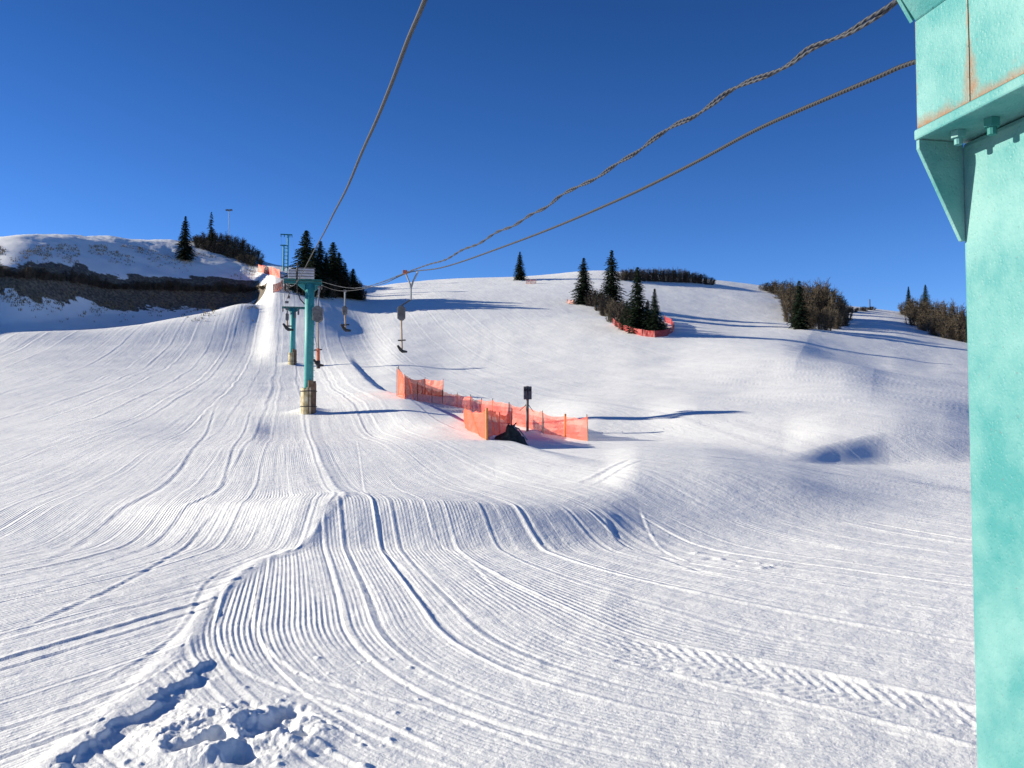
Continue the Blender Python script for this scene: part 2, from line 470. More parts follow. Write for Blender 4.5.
GROOMED = groom * np.where(left, 1.0, 0.75) * (1 - msk) * (0.45 + 0.55 * sstep(5, 9, Y))
GROOMED = GROOMED * (0.6 + 0.8 * np.clip(0.5 + fbm(X / 5, Y / 6, 305, 2), 0, 1))
CORD = (1 - sstep(22, 45, Y)) * groom * np.clip(0.15 + 1.5 * (0.5 + fbm(U / 1.3, Y / 2.5, 81, 3)) - 0.35, 0.05, 1.0)
CORD = CORD * (1 - msk) * np.where(left, 0.7, 1.0) * (1 - 0.6 * sstep(0.5, 3.0, X) * (1 - sstep(14, 20, Y)))
CORD = CORD * (0.35 + 0.65 * sstep(5.8, 6.8, Y)) * (0.5 + 0.5 * (1 - sstep(9.5, 11.5, Y) * (1 - sstep(12, 13, Y) * (1 - sstep(14, 15, Y)))))

SEAMD = np.where(Y < 42, sstep(0.015, 0.07 + 0.012 * Y, np.abs(X - XB)), 1.0)
CORD = CORD * SEAMD
GROOMED = GROOMED * SEAMD

# ------------------------------------------------------------------ materials
def mat(name):
    mt = bpy.data.materials.new(name)
    mt.use_nodes = True
    n = mt.node_tree.nodes; l = mt.node_tree.links
    return mt, n, l, n['Principled BSDF']


def noise_mat(name, c1, c2, scale=4.0, rough=0.7, bump=0.0, bscale=None, metal=0.0, spec=0.3, detail=4, lo=0.35, hi=0.65, coord='Object'):
    mt, n, l, b = mat(name)
    tc = n.new('ShaderNodeTexCoord')
    no = n.new('ShaderNodeTexNoise'); no.inputs['Scale'].default_value = scale; no.inputs['Detail'].default_value = detail
    l.new(tc.outputs[coord], no.inputs['Vector'])
    r = n.new('ShaderNodeValToRGB')
    r.color_ramp.elements[0].position = lo; r.color_ramp.elements[0].color = (*c1, 1)
    r.color_ramp.elements[1].position = hi; r.color_ramp.elements[1].color = (*c2, 1)
    l.new(no.outputs['Fac'], r.inputs[0]); l.new(r.outputs[0], b.inputs['Base Color'])
    b.inputs['Roughness'].default_value = rough
    b.inputs['Metallic'].default_value = metal
    b.inputs['Specular IOR Level'].default_value = spec
    if bump:
        n2 = n.new('ShaderNodeTexNoise'); n2.inputs['Scale'].default_value = bscale or scale * 6; n2.inputs['Detail'].default_value = 3
        l.new(tc.outputs[coord], n2.inputs['Vector'])
        bp = n.new('ShaderNodeBump'); bp.inputs['Strength'].default_value = 1.0; bp.inputs['Distance'].default_value = bump
        l.new(n2.outputs['Fac'], bp.inputs['Height']); l.new(bp.outputs[0], b.inputs['Normal'])
    return mt


def snow_material():
    mt, n, l, b = mat('snow')
    b.inputs['Roughness'].default_value = 0.62
    b.inputs['Specular IOR Level'].default_value = 0.25
    geo = n.new('ShaderNodeNewGeometry')
    # clean snow with a faint drift of older, greyer snow
    no = n.new('ShaderNodeTexNoise'); no.inputs['Scale'].default_value = 0.35; no.inputs['Detail'].default_value = 6
    l.new(geo.outputs['Position'], no.inputs['Vector'])
    r = n.new('ShaderNodeValToRGB')
    r.color_ramp.elements[0].position = 0.3; r.color_ramp.elements[0].color = (0.81, 0.83, 0.83, 1)
    r.color_ramp.elements[1].position = 0.7; r.color_ramp.elements[1].color = (0.89, 0.91, 0.90, 1)
    l.new(no.outputs['Fac'], r.inputs[0]); l.new(r.outputs[0], b.inputs['Base Color'])
    au = n.new('ShaderNodeAttribute'); au.attribute_name = 'lane'
    ac = n.new('ShaderNodeAttribute'); ac.attribute_name = 'corduroy'
    m1 = n.new('ShaderNodeMath'); m1.operation = 'MULTIPLY'; m1.inputs[1].default_value = 2 * math.pi / 0.046
    l.new(au.outputs['Fac'], m1.inputs[0])
    m2 = n.new('ShaderNodeMath'); m2.operation = 'SINE'; l.new(m1.outputs[0], m2.inputs[0])
    m3 = n.new('ShaderNodeMath'); m3.operation = 'MULTIPLY'; l.new(m2.outputs[0], m3.inputs[0]); l.new(ac.outputs['Fac'], m3.inputs[1])
    # break the ribs up with grain
    g = n.new('ShaderNodeTexNoise'); g.inputs['Scale'].default_value = 28; g.inputs['Detail'].default_value = 5; g.inputs['Roughness'].default_value = 0.7
    l.new(geo.outputs['Position'], g.inputs['Vector'])
    b1 = n.new('ShaderNodeBump'); b1.inputs['Strength'].default_value = 1; b1.inputs['Distance'].default_value = 0.0029
    l.new(m3.outputs[0], b1.inputs['Height'])
    b2 = n.new('ShaderNodeBump'); b2.inputs['Strength'].default_value = 1; b2.inputs['Distance'].default_value = 0.0065
    l.new(g.outputs['Fac'], b2.inputs['Height']); l.new(b1.outputs[0], b2.inputs['Normal'])
    # coarser unevenness, seen farther off
    g3 = n.new('ShaderNodeTexNoise'); g3.inputs['Scale'].default_value = 2.2; g3.inputs['Detail'].default_value = 6; g3.inputs['Roughness'].default_value = 0.65
    l.new(geo.outputs['Position'], g3.inputs['Vector'])
    b3 = n.new('ShaderNodeBump'); b3.inputs['Strength'].default_value = 1; b3.inputs['Distance'].default_value = 0.03
    l.new(g3.outputs['Fac'], b3.inputs['Height']); l.new(b2.outputs[0], b3.inputs['Normal'])
    # streaks drawn out along the groomer's lanes, of every width
    prev = b3
    for sc_, dist_, att in ((1.6, 0.026, 'groomed'), (7.0, 0.011, 'groomed')):
        ws = n.new('ShaderNodeTexNoise'); ws.noise_dimensions = '2D'; ws.inputs['Scale'].default_value = sc_; ws.inputs['Detail'].default_value = 6; ws.inputs['Roughness'].default_value = 0.62
        cx = n.new('ShaderNodeCombineXYZ'); l.new(au.outputs['Fac'], cx.inputs['X'])
        sy_ = n.new('ShaderNodeSeparateXYZ'); l.new(geo.outputs['Position'], sy_.inputs[0])
        my = n.new('ShaderNodeMath'); my.operation = 'MULTIPLY'; my.inputs[1].default_value = 0.035; l.new(sy_.outputs['Y'], my.inputs[0]); l.new(my.outputs[0], cx.inputs['Y'])
        l.new(cx.outputs[0], ws.inputs['Vector'])
        ag = n.new('ShaderNodeAttribute'); ag.attribute_name = att
        mm = n.new('ShaderNodeMath'); mm.operation = 'MULTIPLY'; l.new(ws.outputs['Fac'], mm.inputs[0]); l.new(ag.outputs['Fac'], mm.inputs[1])
        bb = n.new('ShaderNodeBump'); bb.inputs['Strength'].default_value = 1; bb.inputs['Distance'].default_value = dist_
        l.new(mm.outputs[0], bb.inputs['Height']); l.new(prev.outputs[0], bb.inputs['Normal']); prev = bb
    l.new(prev.outputs[0], b.inputs['Normal'])
    # bare eroded earth on the gully bank
    ae = n.new('ShaderNodeAttribute'); ae.attribute_name = 'earth'
    en = n.new('ShaderNodeTexNoise'); en.inputs['Scale'].default_value = 0.9; en.inputs['Detail'].default_value = 7; en.inputs['Roughness'].default_value = 0.7
    l.new(geo.outputs['Position'], en.inputs['Vector'])
    ea = n.new('ShaderNodeMath'); ea.operation = 'ADD'; l.new(ae.outputs['Fac'], ea.inputs[0]); l.new(en.outputs['Fac'], ea.inputs[1])
    em = n.new('ShaderNodeMapRange'); em.inputs['From Min'].default_value = 0.92; em.inputs['From Max'].default_value = 1.12; l.new(ea.outputs[0], em.inputs['Value'])
    ec = n.new('ShaderNodeTexNoise'); ec.inputs['Scale'].default_value = 2.5; ec.inputs['Detail'].default_value = 6
    l.new(geo.outputs['Position'], ec.inputs['Vector'])
    er = n.new('ShaderNodeValToRGB'); er.color_ramp.elements[0].color = (0.06, 0.055, 0.045, 1); er.color_ramp.elements[1].color = (0.22, 0.18, 0.13, 1)
    er.color_ramp.elements[0].position = 0.35; er.color_ramp.elements[1].position = 0.68
    l.new(ec.outputs['Fac'], er.inputs[0])
    mx = n.new('ShaderNodeMix'); mx.data_type = 'RGBA'
    l.new(em.outputs[0], mx.inputs['Factor']); l.new(r.outputs[0], mx.inputs['A']); l.new(er.outputs[0], mx.inputs['B'])
    l.new(mx.outputs['Result'], b.inputs['Base Color'])
    return mt


M = {}
M['snow'] = snow_material()


def paint(name, base, light, rust_amt=0.0):
    """enamel: colour mottled from base to light tone, worn chips, orange-peel bump, optional rust towards the plates (object z < given)"""
    mt, n, l, b = mat(name)
    tc = n.new('ShaderNodeTexCoord')
    no = n.new('ShaderNodeTexNoise'); no.inputs['Scale'].default_value = 5; no.inputs['Detail'].default_value = 5; no.inputs['Roughness'].default_value = 0.6
    l.new(tc.outputs['Object'], no.inputs['Vector'])
    r = n.new('ShaderNodeValToRGB')
    r.color_ramp.elements[0].position = 0.36; r.color_ramp.elements[0].color = (*base, 1)
    r.color_ramp.elements[1].position = 0.72; r.color_ramp.elements[1].color = (*light, 1)
    l.new(no.outputs['Fac'], r.inputs[0])
    # fine speckle of worn paint
    sp = n.new('ShaderNodeTexNoise'); sp.inputs['Scale'].default_value = 120; sp.inputs['Detail'].default_value = 4
    l.new(tc.outputs['Object'], sp.inputs['Vector'])
    rs = n.new('ShaderNodeValToRGB')
    rs.color_ramp.elements[0].position = 0.66; rs.color_ramp.elements[0].color = (0, 0, 0, 1)
    rs.color_ramp.elements[1].position = 0.80; rs.color_ramp.elements[1].color = (1, 1, 1, 1)
    l.new(sp.outputs['Fac'], rs.inputs[0])
    mx = n.new('ShaderNodeMix'); mx.data_type = 'RGBA'
    l.new(rs.outputs[0], mx.inputs['Factor']); l.new(r.outputs[0], mx.inputs['A'])
    mx.inputs['B'].default_value = (base[0] * 1.5 + 0.05, base[1] * 0.55, base[2] * 0.6, 1)
    out = mx.outputs['Result']
    if rust_amt > 0:
        ar = n.new('ShaderNodeAttribute'); ar.attribute_name = 'rust'
        rn = n.new('ShaderNodeTexNoise'); rn.inputs['Scale'].default_value = 22; rn.inputs['Detail'].default_value = 6; rn.inputs['Roughness'].default_value = 0.7
        l.new(tc.outputs['Object'], rn.inputs['Vector'])
        ad = n.new('ShaderNodeMath'); ad.operation = 'ADD'; l.new(ar.outputs['Fac'], ad.inputs[0]); l.new(rn.outputs['Fac'], ad.inputs[1])
        rr = n.new('ShaderNodeMapRange'); rr.inputs['From Min'].default_value = 0.75; rr.inputs['From Max'].default_value = 1.25
        l.new(ad.outputs[0], rr.inputs['Value'])
        ml = n.new('ShaderNodeMath'); ml.operation = 'MULTIPLY'; ml.inputs[1].default_value = rust_amt; l.new(rr.outputs[0], ml.inputs[0])
        m2 = n.new('ShaderNodeMix'); m2.data_type = 'RGBA'
        l.new(ml.outputs[0], m2.inputs['Factor']); l.new(out, m2.inputs['A']); m2.inputs['B'].default_value = (0.20, 0.10, 0.045, 1)
        out = m2.outputs['Result']
    l.new(out, b.inputs['Base Color'])
    b.inputs['Roughness'].default_value = 0.5
    b.inputs['Specular IOR Level'].default_value = 0.4
    bp = n.new('ShaderNodeBump'); bp.inputs['Distance'].default_value = 0.0012; bp.inputs['Strength'].default_value = 1
    l.new(sp.outputs['Fac'], bp.inputs['Height'])
    pn = n.new('ShaderNodeTexVoronoi'); pn.inputs['Scale'].default_value = 95
    l.new(tc.outputs['Object'], pn.inputs['Vector'])
    pr_ = n.new('ShaderNodeMapRange'); pr_.inputs['From Min'].default_value = 0.0; pr_.inputs['From Max'].default_value = 0.35
    l.new(pn.outputs['Distance'], pr_.inputs['Value'])
    bp2 = n.new('ShaderNodeBump'); bp2.inputs['Distance'].default_value = 0.0007; bp2.inputs['Strength'].default_value = 1
    l.new(pr_.outputs[0], bp2.inputs['Height']); l.new(bp.outputs[0], bp2.inputs['Normal']); l.new(bp2.outputs[0], b.inputs['Normal'])
    rgh = n.new('ShaderNodeMapRange'); rgh.inputs['To Min'].default_value = 0.38; rgh.inputs['To Max'].default_value = 0.7
    l.new(no.outputs['Fac'], rgh.inputs['Value']); l.new(rgh.outputs[0], b.inputs['Roughness'])
    return mt


M['teal'] = paint('teal_paint', (0.035, 0.215, 0.225), (0.17, 0.35, 0.345), 0.95)  # pale mottling puts the post's white glare into the colour
M['teal_far'] = paint('teal_paint_tower', (0.035, 0.27, 0.27), (0.06, 0.36, 0.35))
M['green_dark'] = noise_mat('dark_green_paint', (0.02, 0.14, 0.14), (0.03, 0.20, 0.19), 6)
M['steel'] = noise_mat('galvanised_steel', (0.16, 0.17, 0.18), (0.26, 0.27, 0.28), 20, 0.5, metal=0.4)
M['dark'] = noise_mat('dark_rubber', (0.02, 0.02, 0.022), (0.05, 0.05, 0.05), 12, 0.7)
M['greybox'] = noise_mat('grey_housing', (0.09, 0.095, 0.10), (0.17, 0.17, 0.17), 9, 0.6)
M['panel'] = noise_mat('pale_grey_sheet', (0.42, 0.45, 0.50), (0.62, 0.64, 0.68), 5, 0.5)
M['pad'] = noise_mat('yellowed_padding', (0.34, 0.27, 0.12), (0.62, 0.56, 0.38), 3.5, 0.8)
M['padbrown'] = noise_mat('brown_boards', (0.10, 0.065, 0.04), (0.22, 0.15, 0.09), 5, 0.8)
M['rod'] = noise_mat('tbar_rod', (0.30, 0.20, 0.12), (0.40, 0.30, 0.20), 9, 0.6)
M['orangepole'] = noise_mat('orange_sleeve', (0.50, 0.13, 0.06), (0.60, 0.18, 0.08), 9, 0.6)
M['stake'] = noise_mat('wooden_stake', (0.40, 0.24, 0.12), (0.55, 0.36, 0.20), 12, 0.8)
M['stake_dark'] = noise_mat('dark_stake', (0.05, 0.04, 0.04), (0.10, 0.07, 0.06), 12, 0.8)
M['orange_stake'] = noise_mat('orange_stake', (0.62, 0.22, 0.06), (0.72, 0.30, 0.10), 12, 0.7)
M['needle'] = noise_mat('spruce_needles', (0.010, 0.020, 0.012), (0.030, 0.052, 0.028), 1.1, 0.8, spec=0.1)
M['needle_light'] = noise_mat('spruce_needles_pale', (0.020, 0.038, 0.022), (0.045, 0.070, 0.038), 1.1, 0.8, spec=0.1)
M['bark'] = noise_mat('bark', (0.05, 0.035, 0.025), (0.10, 0.075, 0.055), 7, 0.9, spec=0.1)
M['twig'] = noise_mat('bare_twigs', (0.060, 0.050, 0.036), (0.135, 0.112, 0.082), 1.4, 0.9, spec=0.05)
M['twig_dark'] = noise_mat('dark_twigs', (0.050, 0.046, 0.040), (0.115, 0.092, 0.072), 1.4, 0.9, spec=0.05)
M['grass'] = noise_mat('dry_grass', (0.20, 0.15, 0.08), (0.34, 0.27, 0.16), 2, 0.9, spec=0.05)
M['tarp'] = noise_mat('dark_tarp', (0.008, 0.012, 0.012), (0.035, 0.04, 0.035), 9, 0.6)
M['pole'] = noise_mat('grey_pole', (0.20, 0.22, 0.24), (0.32, 0.34, 0.36), 4, 0.6)
M['pole_pale'] = noise_mat('pale_pole', (0.40, 0.46, 0.52), (0.50, 0.55, 0.60), 4, 0.6)


def rope_material(name, c1, c2, pitch):
    mt, n, l, b = mat(name)
    uv = n.new('ShaderNodeUVMap')
    wv = n.new('ShaderNodeTexWave'); wv.wave_type = 'BANDS'; wv.bands_direction = 'DIAGONAL'
    wv.inputs['Scale'].default_value = 1.0; wv.inputs['Distortion'].default_value = 0.4
    mp = n.new('ShaderNodeMapping'); mp.inputs['Scale'].default_value = (pitch, 1.0, 1.0)
    l.new(uv.outputs[0], mp.inputs[0]); l.new(mp.outputs[0], wv.inputs['Vector'])
    r = n.new('ShaderNodeValToRGB')
    r.color_ramp.elements[0].color = (*c1, 1); r.color_ramp.elements[1].color = (*c2, 1)
    l.new(wv.outputs['Fac'], r.inputs[0]); l.new(r.outputs[0], b.inputs['Base Color'])
    bp = n.new('ShaderNodeBump'); bp.inputs['Distance'].default_value = 0.003
    l.new(wv.outputs['Fac'], bp.inputs['Height']); l.new(bp.outputs[0], b.inputs['Normal'])
    b.inputs['Roughness'].default_value = 0.6; b.inputs['Metallic'].default_value = 0.2
    return mt


M['rope'] = rope_material('wire_rope', (0.010, 0.012, 0.016), (0.035, 0.04, 0.05), 45.0)
M['cable'] = rope_material('lashed_cable', (0.012, 0.015, 0.022), (0.055, 0.065, 0.085), 18.0)


def net_material(name, c, hole):
    """plastic safety netting: real strands with open cells between them (cell size in metres from UV)"""
    mt, n, l, b = mat(name)
    uv = n.new('ShaderNodeUVMap')
    sep = n.new('ShaderNodeSeparateXYZ'); l.new(uv.outputs[0], sep.inputs[0])
    outs = []
    for ax, s in (('X', 1 / 0.055), ('Y', 1 / 0.045)):
        a = n.new('ShaderNodeMath'); a.operation = 'MULTIPLY'; a.inputs[1].default_value = s; l.new(sep.outputs[ax], a.inputs[0])
        f_ = n.new('ShaderNodeMath'); f_.operation = 'FRACT'; l.new(a.outputs[0], f_.inputs[0])
        g = n.new('ShaderNodeMath'); g.operation = 'GREATER_THAN'; g.inputs[1].default_value = 1 - hole; l.new(f_.outputs[0], g.inputs[0])
        outs.append(g.outputs[0])
    mul = n.new('ShaderNodeMath'); mul.operation = 'MULTIPLY'; l.new(outs[0], mul.inputs[0]); l.new(outs[1], mul.inputs[1])
    tr = n.new('ShaderNodeBsdfTransparent')
    mix = n.new('ShaderNodeMixShader')
    l.new(mul.outputs[0], mix.inputs[0]); l.new(b.outputs[0], mix.inputs[1]); l.new(tr.outputs[0], mix.inputs[2])
    l.new(mix.outputs[0], n['Material Output'].inputs['Surface'])
    b.inputs['Base Color'].default_value = (*c, 1); b.inputs['Roughness'].default_value = 0.6
    tl = b.inputs.get('Transmission Weight')
    return mt


M['net'] = net_material('orange_netting', (0.80, 0.115, 0.035), 0.62)
M['net_dense'] = net_material('orange_netting_folded', (0.80, 0.10, 0.03), 0.45)
M['net_faded'] = net_material('faded_netting', (0.80, 0.30, 0.20), 0.66)
M['net_red'] = net_material('red_netting', (0.36, 0.03, 0.03), 0.40)


# ------------------------------------------------------------------ mesh builder
class MB:
    def __init__(s):
        s.v = []; s.f = []; s.uv = []

    def add(s, vs, fs, uvs=None):
        o = len(s.v)
        s.v += [tuple(v) for v in vs]
        s.f += [tuple(o + i for i in f) for f in fs]
        s.uv += uvs if uvs else [None] * len(fs)

    def box(s, c, size, R=None):
        c = Vector(c); hx, hy, hz = [q / 2 for q in size]
        vs = [Vector((x, y, z)) for x in (-hx, hx) for y in (-hy, hy) for z in (-hz, hz)]
        if R is not None: vs = [R @ v for v in vs]
        vs = [v + c for v in vs]
        s.add(vs, [(0, 1, 3, 2), (4, 6, 7, 5), (0, 4, 5, 1), (2, 3, 7, 6), (0, 2, 6, 4), (1, 5, 7, 3)])

    def prism(s, poly, axis, thick):
        """poly: list of Vectors (planar); extruded by axis*thick"""
        n = len(poly); a = Vector(axis).normalized() * thick
        vs = [Vector(p) for p in poly] + [Vector(p) + a for p in poly]
        fs = [tuple(range(n))[::-1], tuple(range(n, 2 * n))] + [(i, (i + 1) % n, n + (i + 1) % n, n + i) for i in range(n)]
        s.add(vs, fs)

    def tube(s, pts, r, seg=8, caps=True, radii=None, uvscale=1.0):
        pts = [Vector(p) for p in pts]
        n = len(pts); rings = []; L = 0
        up = Vector((0, 0, 1))
        d0 = (pts[1] - pts[0]).normalized()
        if abs(d0.dot(up)) > 0.95: up = Vector((0, 1, 0))
        a = d0.cross(up).normalized()
        vs = []; Ls = []
        for i, p in enumerate(pts):
            d = (pts[min(i + 1, n - 1)] - pts[max(i - 1, 0)]).normalized()
            a = (a - d * a.dot(d)).normalized(); b = d.cross(a)
            rr = radii[i] if radii else r
            if i: L += (p - pts[i - 1]).length
            Ls.append(L)
            for k in range(seg):
                t = 2 * math.pi * k / seg
                vs.append(p + (a * math.cos(t) + b * math.sin(t)) * rr)
        fs = []; uvs = []
        for i in range(n - 1):
            for k in range(seg):
                k2 = (k + 1) % seg
                fs.append((i * seg + k, i * seg + k2, (i + 1) * seg + k2, (i + 1) * seg + k))
                uvs.append([(Ls[i], k / seg), (Ls[i], (k + 1) / seg), (Ls[i + 1], (k + 1) / seg), (Ls[i + 1], k / seg)])
        if caps:
            fs.append(tuple(range(seg))[::-1]); fs.append(tuple((n - 1) * seg + k for k in range(seg))); uvs += [None, None]
        s.add(vs, fs, uvs)

    def build(s, name, m, parent=None, loc=None, smooth=False, bevel=0):
        me = bpy.data.meshes.new(name)
        vs = s.v
        if loc is not None:
            lv = Vector(loc); vs = [tuple(Vector(v) - lv) for v in vs]
        me.from_pydata(vs, [], s.f)
        if any(u is not None for u in s.uv):
            ul = me.uv_layers.new(name='UVMap')
            i = 0
            flat = np.zeros(len(me.loops) * 2, np.float32)
            for f, u in zip(s.f, s.uv):
                if u is not None:
                    for q in u:
                        flat[i] = q[0]; flat[i + 1] = q[1]; i += 2
                else:
                    i += 2 * len(f)
            ul.data.foreach_set('uv', flat)
        me.materials.append(m)
        if smooth:
            me.polygons.foreach_set('use_smooth', [True] * len(me.polygons))
        o = bpy.data.objects.new(name, me); COL.objects.link(o)
        if loc is not None and parent is None: o.location = loc
        if parent is not None: o.parent = parent
        if bevel:
            bm_ = o.modifiers.new('bevel', 'BEVEL'); bm_.width = bevel; bm_.segments = 2; bm_.limit_method = 'ANGLE'
        return o


def tag(o, label=None, cat=None, group=None, kind=None):
    if label: o['label'] = label
    if cat: o['category'] = cat
    if group: o['group'] = group
    if kind: o['kind'] = kind
    return o


def empty(name, loc, label, cat, group=None, rz=0):
    o = bpy.data.objects.new(name, None); COL.objects.link(o)
    o.location = loc; o.rotation_euler = (0, 0, rz); o.empty_display_size = 0.3
    return tag(o, label, cat, group)


def copy_tree(o, parent=None):
    c = o.copy(); COL.objects.link(c)
    if parent is not None: c.parent = parent
    for ch in list(o.children): copy_tree(ch, c)
    return c


# ------------------------------------------------------------------ snow sheet
me = bpy.data.meshes.new('snow_slope')
co = np.stack([GX, GY, GZ], -1).reshape(-1, 3).astype(np.float32)
me.vertices.add(NC * NR)
me.vertices.foreach_set('co', co.ravel())
i = np.arange(NC - 1)[:, None]; j = np.arange(NR - 1)[None]
q = np.stack([i * NR + j, (i + 1) * NR + j, (i + 1) * NR + j + 1, i * NR + j + 1], -1).reshape(-1, 4)[:, ::-1]
nf = len(q)
me.loops.add(nf * 4); me.loops.foreach_set('vertex_index', q.ravel().astype(np.int32))
me.polygons.add(nf)
me.polygons.foreach_set('loop_start', (np.arange(nf) * 4).astype(np.int32))
me.polygons.foreach_set('use_smooth', np.ones(nf, bool))
me.update(calc_edges=True)
at = me.attributes.new('lane', 'FLOAT', 'POINT'); at.data.foreach_set('value', U.ravel().astype(np.float32))
at = me.attributes.new('earth', 'FLOAT', 'POINT'); at.data.foreach_set('value', EARTH.ravel().astype(np.float32))
at = me.attributes.new('groomed', 'FLOAT', 'POINT'); at.data.foreach_set('value', GROOMED.ravel().astype(np.float32))
at = me.attributes.new('corduroy', 'FLOAT', 'POINT'); at.data.foreach_set('value', CORD.ravel().astype(np.float32))
me.materials.append(M['snow'])
so = bpy.data.objects.new('snow_slope', me); COL.objects.link(so)
tag(so, 'groomed snow hillside with ridges of corduroy, tracks and a shaded gully', None, None, 'structure')

# ------------------------------------------------------------------ near lift tower (beside the camera)
O = Vector((0.868, 1.9, 0.0))
dv = Vector((-0.183, 1.0, 0)).normalized()
E1 = -dv
E2 = Vector((dv.y, -dv.x, 0))
gz = ground(1.15, 1.7)
TBASE = O + E1 * 0.22 + E2 * 0.32 + Vector((0, 0, gz))


def L(a, b, z):
    return O + E1 * a + E2 * b + Vector((0, 0, z)) - TBASE


def lbox(mb, a0, a1, b0, b1, z0, z1):
    vs = [L(a, b, z) for a in (a0, a1) for b in (b0, b1) for z in (z0, z1)]
    mb.add(vs, [(0, 1, 3, 2), (4, 6, 7, 5), (0, 4, 5, 1), (2, 3, 7, 6), (0, 2, 6, 4), (1, 5, 7, 3)])


def rust_grid(mb, a0, a1, b, z0, z1, na, nz):
    vs = [L(a0 + (a1 - a0) * i / na, b, z0 + (z1 - z0) * k / nz) for i in range(na + 1) for k in range(nz + 1)]
    fs = [(i * (nz + 1) + k, i * (nz + 1) + k + 1, (i + 1) * (nz + 1) + k + 1, (i + 1) * (nz + 1) + k) for i in range(na) for k in range(nz)]
    mb.add(vs, fs)


def rust_attr(o, fn):
    me_ = o.data
    a = me_.attributes.new('rust', 'FLOAT', 'POINT')
    a.data.foreach_set('value', [fn(v.co + TBASE) for v in me_.vertices])


t0 = empty('lift_tower', TBASE, 'huge turquoise steel lift tower rising at the right edge with rust along its plates', 'ski lift tower')
mb = MB(); lbox(mb, 0.0, 0.42, 0.102, 0.50, gz - 0.8, 0.609)
post = mb.build('post', M['teal'], t0, bevel=0.012)
rust_attr(post, lambda p: -0.05 if p.z > 0 else -0.1)
mb = MB()
lbox(mb, 0.0, 0.42, 0.0015, 0.60, 0.6355, 0.869)
rust_grid(mb, 0.0, 0.42, 0.0, 0.6355, 0.869, 60, 40)
cap = mb.build('cap_box', M['teal'], t0)


def cap_rust(p):
    q = p - O; a = q.dot(E1); z = q.z - 0.6355
    s = 0.72 * math.exp(-z / 0.024)
    sm = math.exp(-((a - 0.166) / (0.007 + 0.03 * max(0, 1 - z / 0.13))) ** 2) * (0.62 if z < 0.13 else 0.45)
    ed = 0.45 * math.exp(-a / 0.006)
    return max(s, sm, ed)


rust_attr(cap, cap_rust)
mb = MB(); mb.tube([L(0.166, -0.001, 0.637), L(0.167, -0.001, 0.74), L(0.166, -0.001, 0.866)], 0.0018, 6)
seam_o = mb.build('weld_seam', M['teal'], cap); rust_attr(seam_o, lambda p: 0.55)
mb = MB(); lbox(mb, -0.006, 0.44, -0.005, 0.615, 0.611, 0.634)
fl = mb.build('flange_plate', M['teal'], t0, bevel=0.004)
rust_attr(fl, lambda p: 0.05)
mb = MB(); mb.prism([L(0.0, -0.004, 0.6095), L(0.0, 0.1015, 0.6095), L(0.0, 0.1015, 0.395), L(0.0, 0.092, 0.395), L(0, -0.004, 0.59)], E1, 0.011)
g = mb.build('gusset', M['teal'], t0, bevel=0.002); rust_attr(g, lambda p: 0.0)
mb = MB(); mb.prism([L(0.0, 0.501, 0.6095), L(0.0, 0.60, 0.6095), L(0.0, 0.51, 0.40), L(0, 0.501, 0.40)], E1, 0.011)
g = mb.build('gusset', M['teal'], t0, bevel=0.002); rust_attr(g, lambda p: 0.0)


def hexbolt(a, b, z, r, hh):
    m_ = MB()
    vs = [L(a, b, z) + Vector((r * math.cos(k * math.pi / 3), r * math.sin(k * math.pi / 3), dz_)) for dz_ in (0, -hh) for k in range(6)]
    m_.add(vs, [tuple(range(6)), tuple(range(6, 12))[::-1]] + [(k, (k + 1) % 6, 6 + (k + 1) % 6, 6 + k) for k in range(6)])
    c_ = [L(a, b, z - hh) + Vector((0.55 * r * math.cos(k * math.pi / 5), 0.55 * r * math.sin(k * math.pi / 5), dz_)) for dz_ in (0, -hh * 0.9) for k in range(10)]
    m_.add(c_, [tuple(range(10, 20))[::-1]] + [(k, (k + 1) % 10, 10 + (k + 1) % 10, 10 + k) for k in range(10)])
    return m_


bo = hexbolt(0.07, 0.045, 0.6105, 0.015, 0.015).build('bolt', M['teal'], t0); rust_attr(bo, lambda p: 0.05)
bo = hexbolt(0.15, 0.06, 0.6105, 0.016, 0.017).build('bolt', M['green_dark'], t0)
bo = hexbolt(0.30, 0.05, 0.6105, 0.016, 0.017).build('bolt', M['green_dark'], t0)
# haunched crossarm
mb = MB()
mb.prism([L(0.0, 0.0, 0.8695), L(0.0, 0.60, 0.8695), L(0, 0.90, 1.29), L(0, 1.1, 1.29), L(0, 1.1, 1.43), L(0, -1.15, 1.43), L(0, -1.15, 1.29), L(0, -0.295, 1.29)], E1, 0.42)
ca = mb.build('crossarm', M['teal'], t0, bevel=0.004); rust_attr(ca, lambda p: 0.1)
mb = MB(); mb.prism([L(-0.012, -0.004, 0.871), L(-0.012, 0.05, 0.98), L(-0.012, -0.16, 1.12)], E1, 0.010)
ri = mb.build('gusset', M['teal'], t0); rust_attr(ri, lambda p: 0.1)


def wheel(mbw, c, r, wdt, axis, seg=20):
    axis = Vector(axis).normalized()
    up = Vector((0, 0, 1)) if abs(axis.z) < 0.9 else Vector((1, 0, 0))
    a = axis.cross(up).normalized(); b = axis.cross(a)
    prof = [(-wdt / 2, r), (-wdt / 4, r * 0.84), (wdt / 4, r * 0.84), (wdt / 2, r)]
    vs = []
    for s_, rr in prof:
        for k in range(seg):
            t = 2 * math.pi * k / seg
            vs.append(Vector(c) + axis * s_ + (a * math.cos(t) + b * math.sin(t)) * rr)
    fs = [tuple(range(seg))[::-1], tuple(3 * seg + k for k in range(seg))]
    for i_ in range(3):
        for k in range(seg):
            fs.append((i_ * seg + k, i_ * seg + (k + 1) % seg, (i_ + 1) * seg + (k + 1) % seg, (i_ + 1) * seg + k))
    mbw.add(vs, fs)


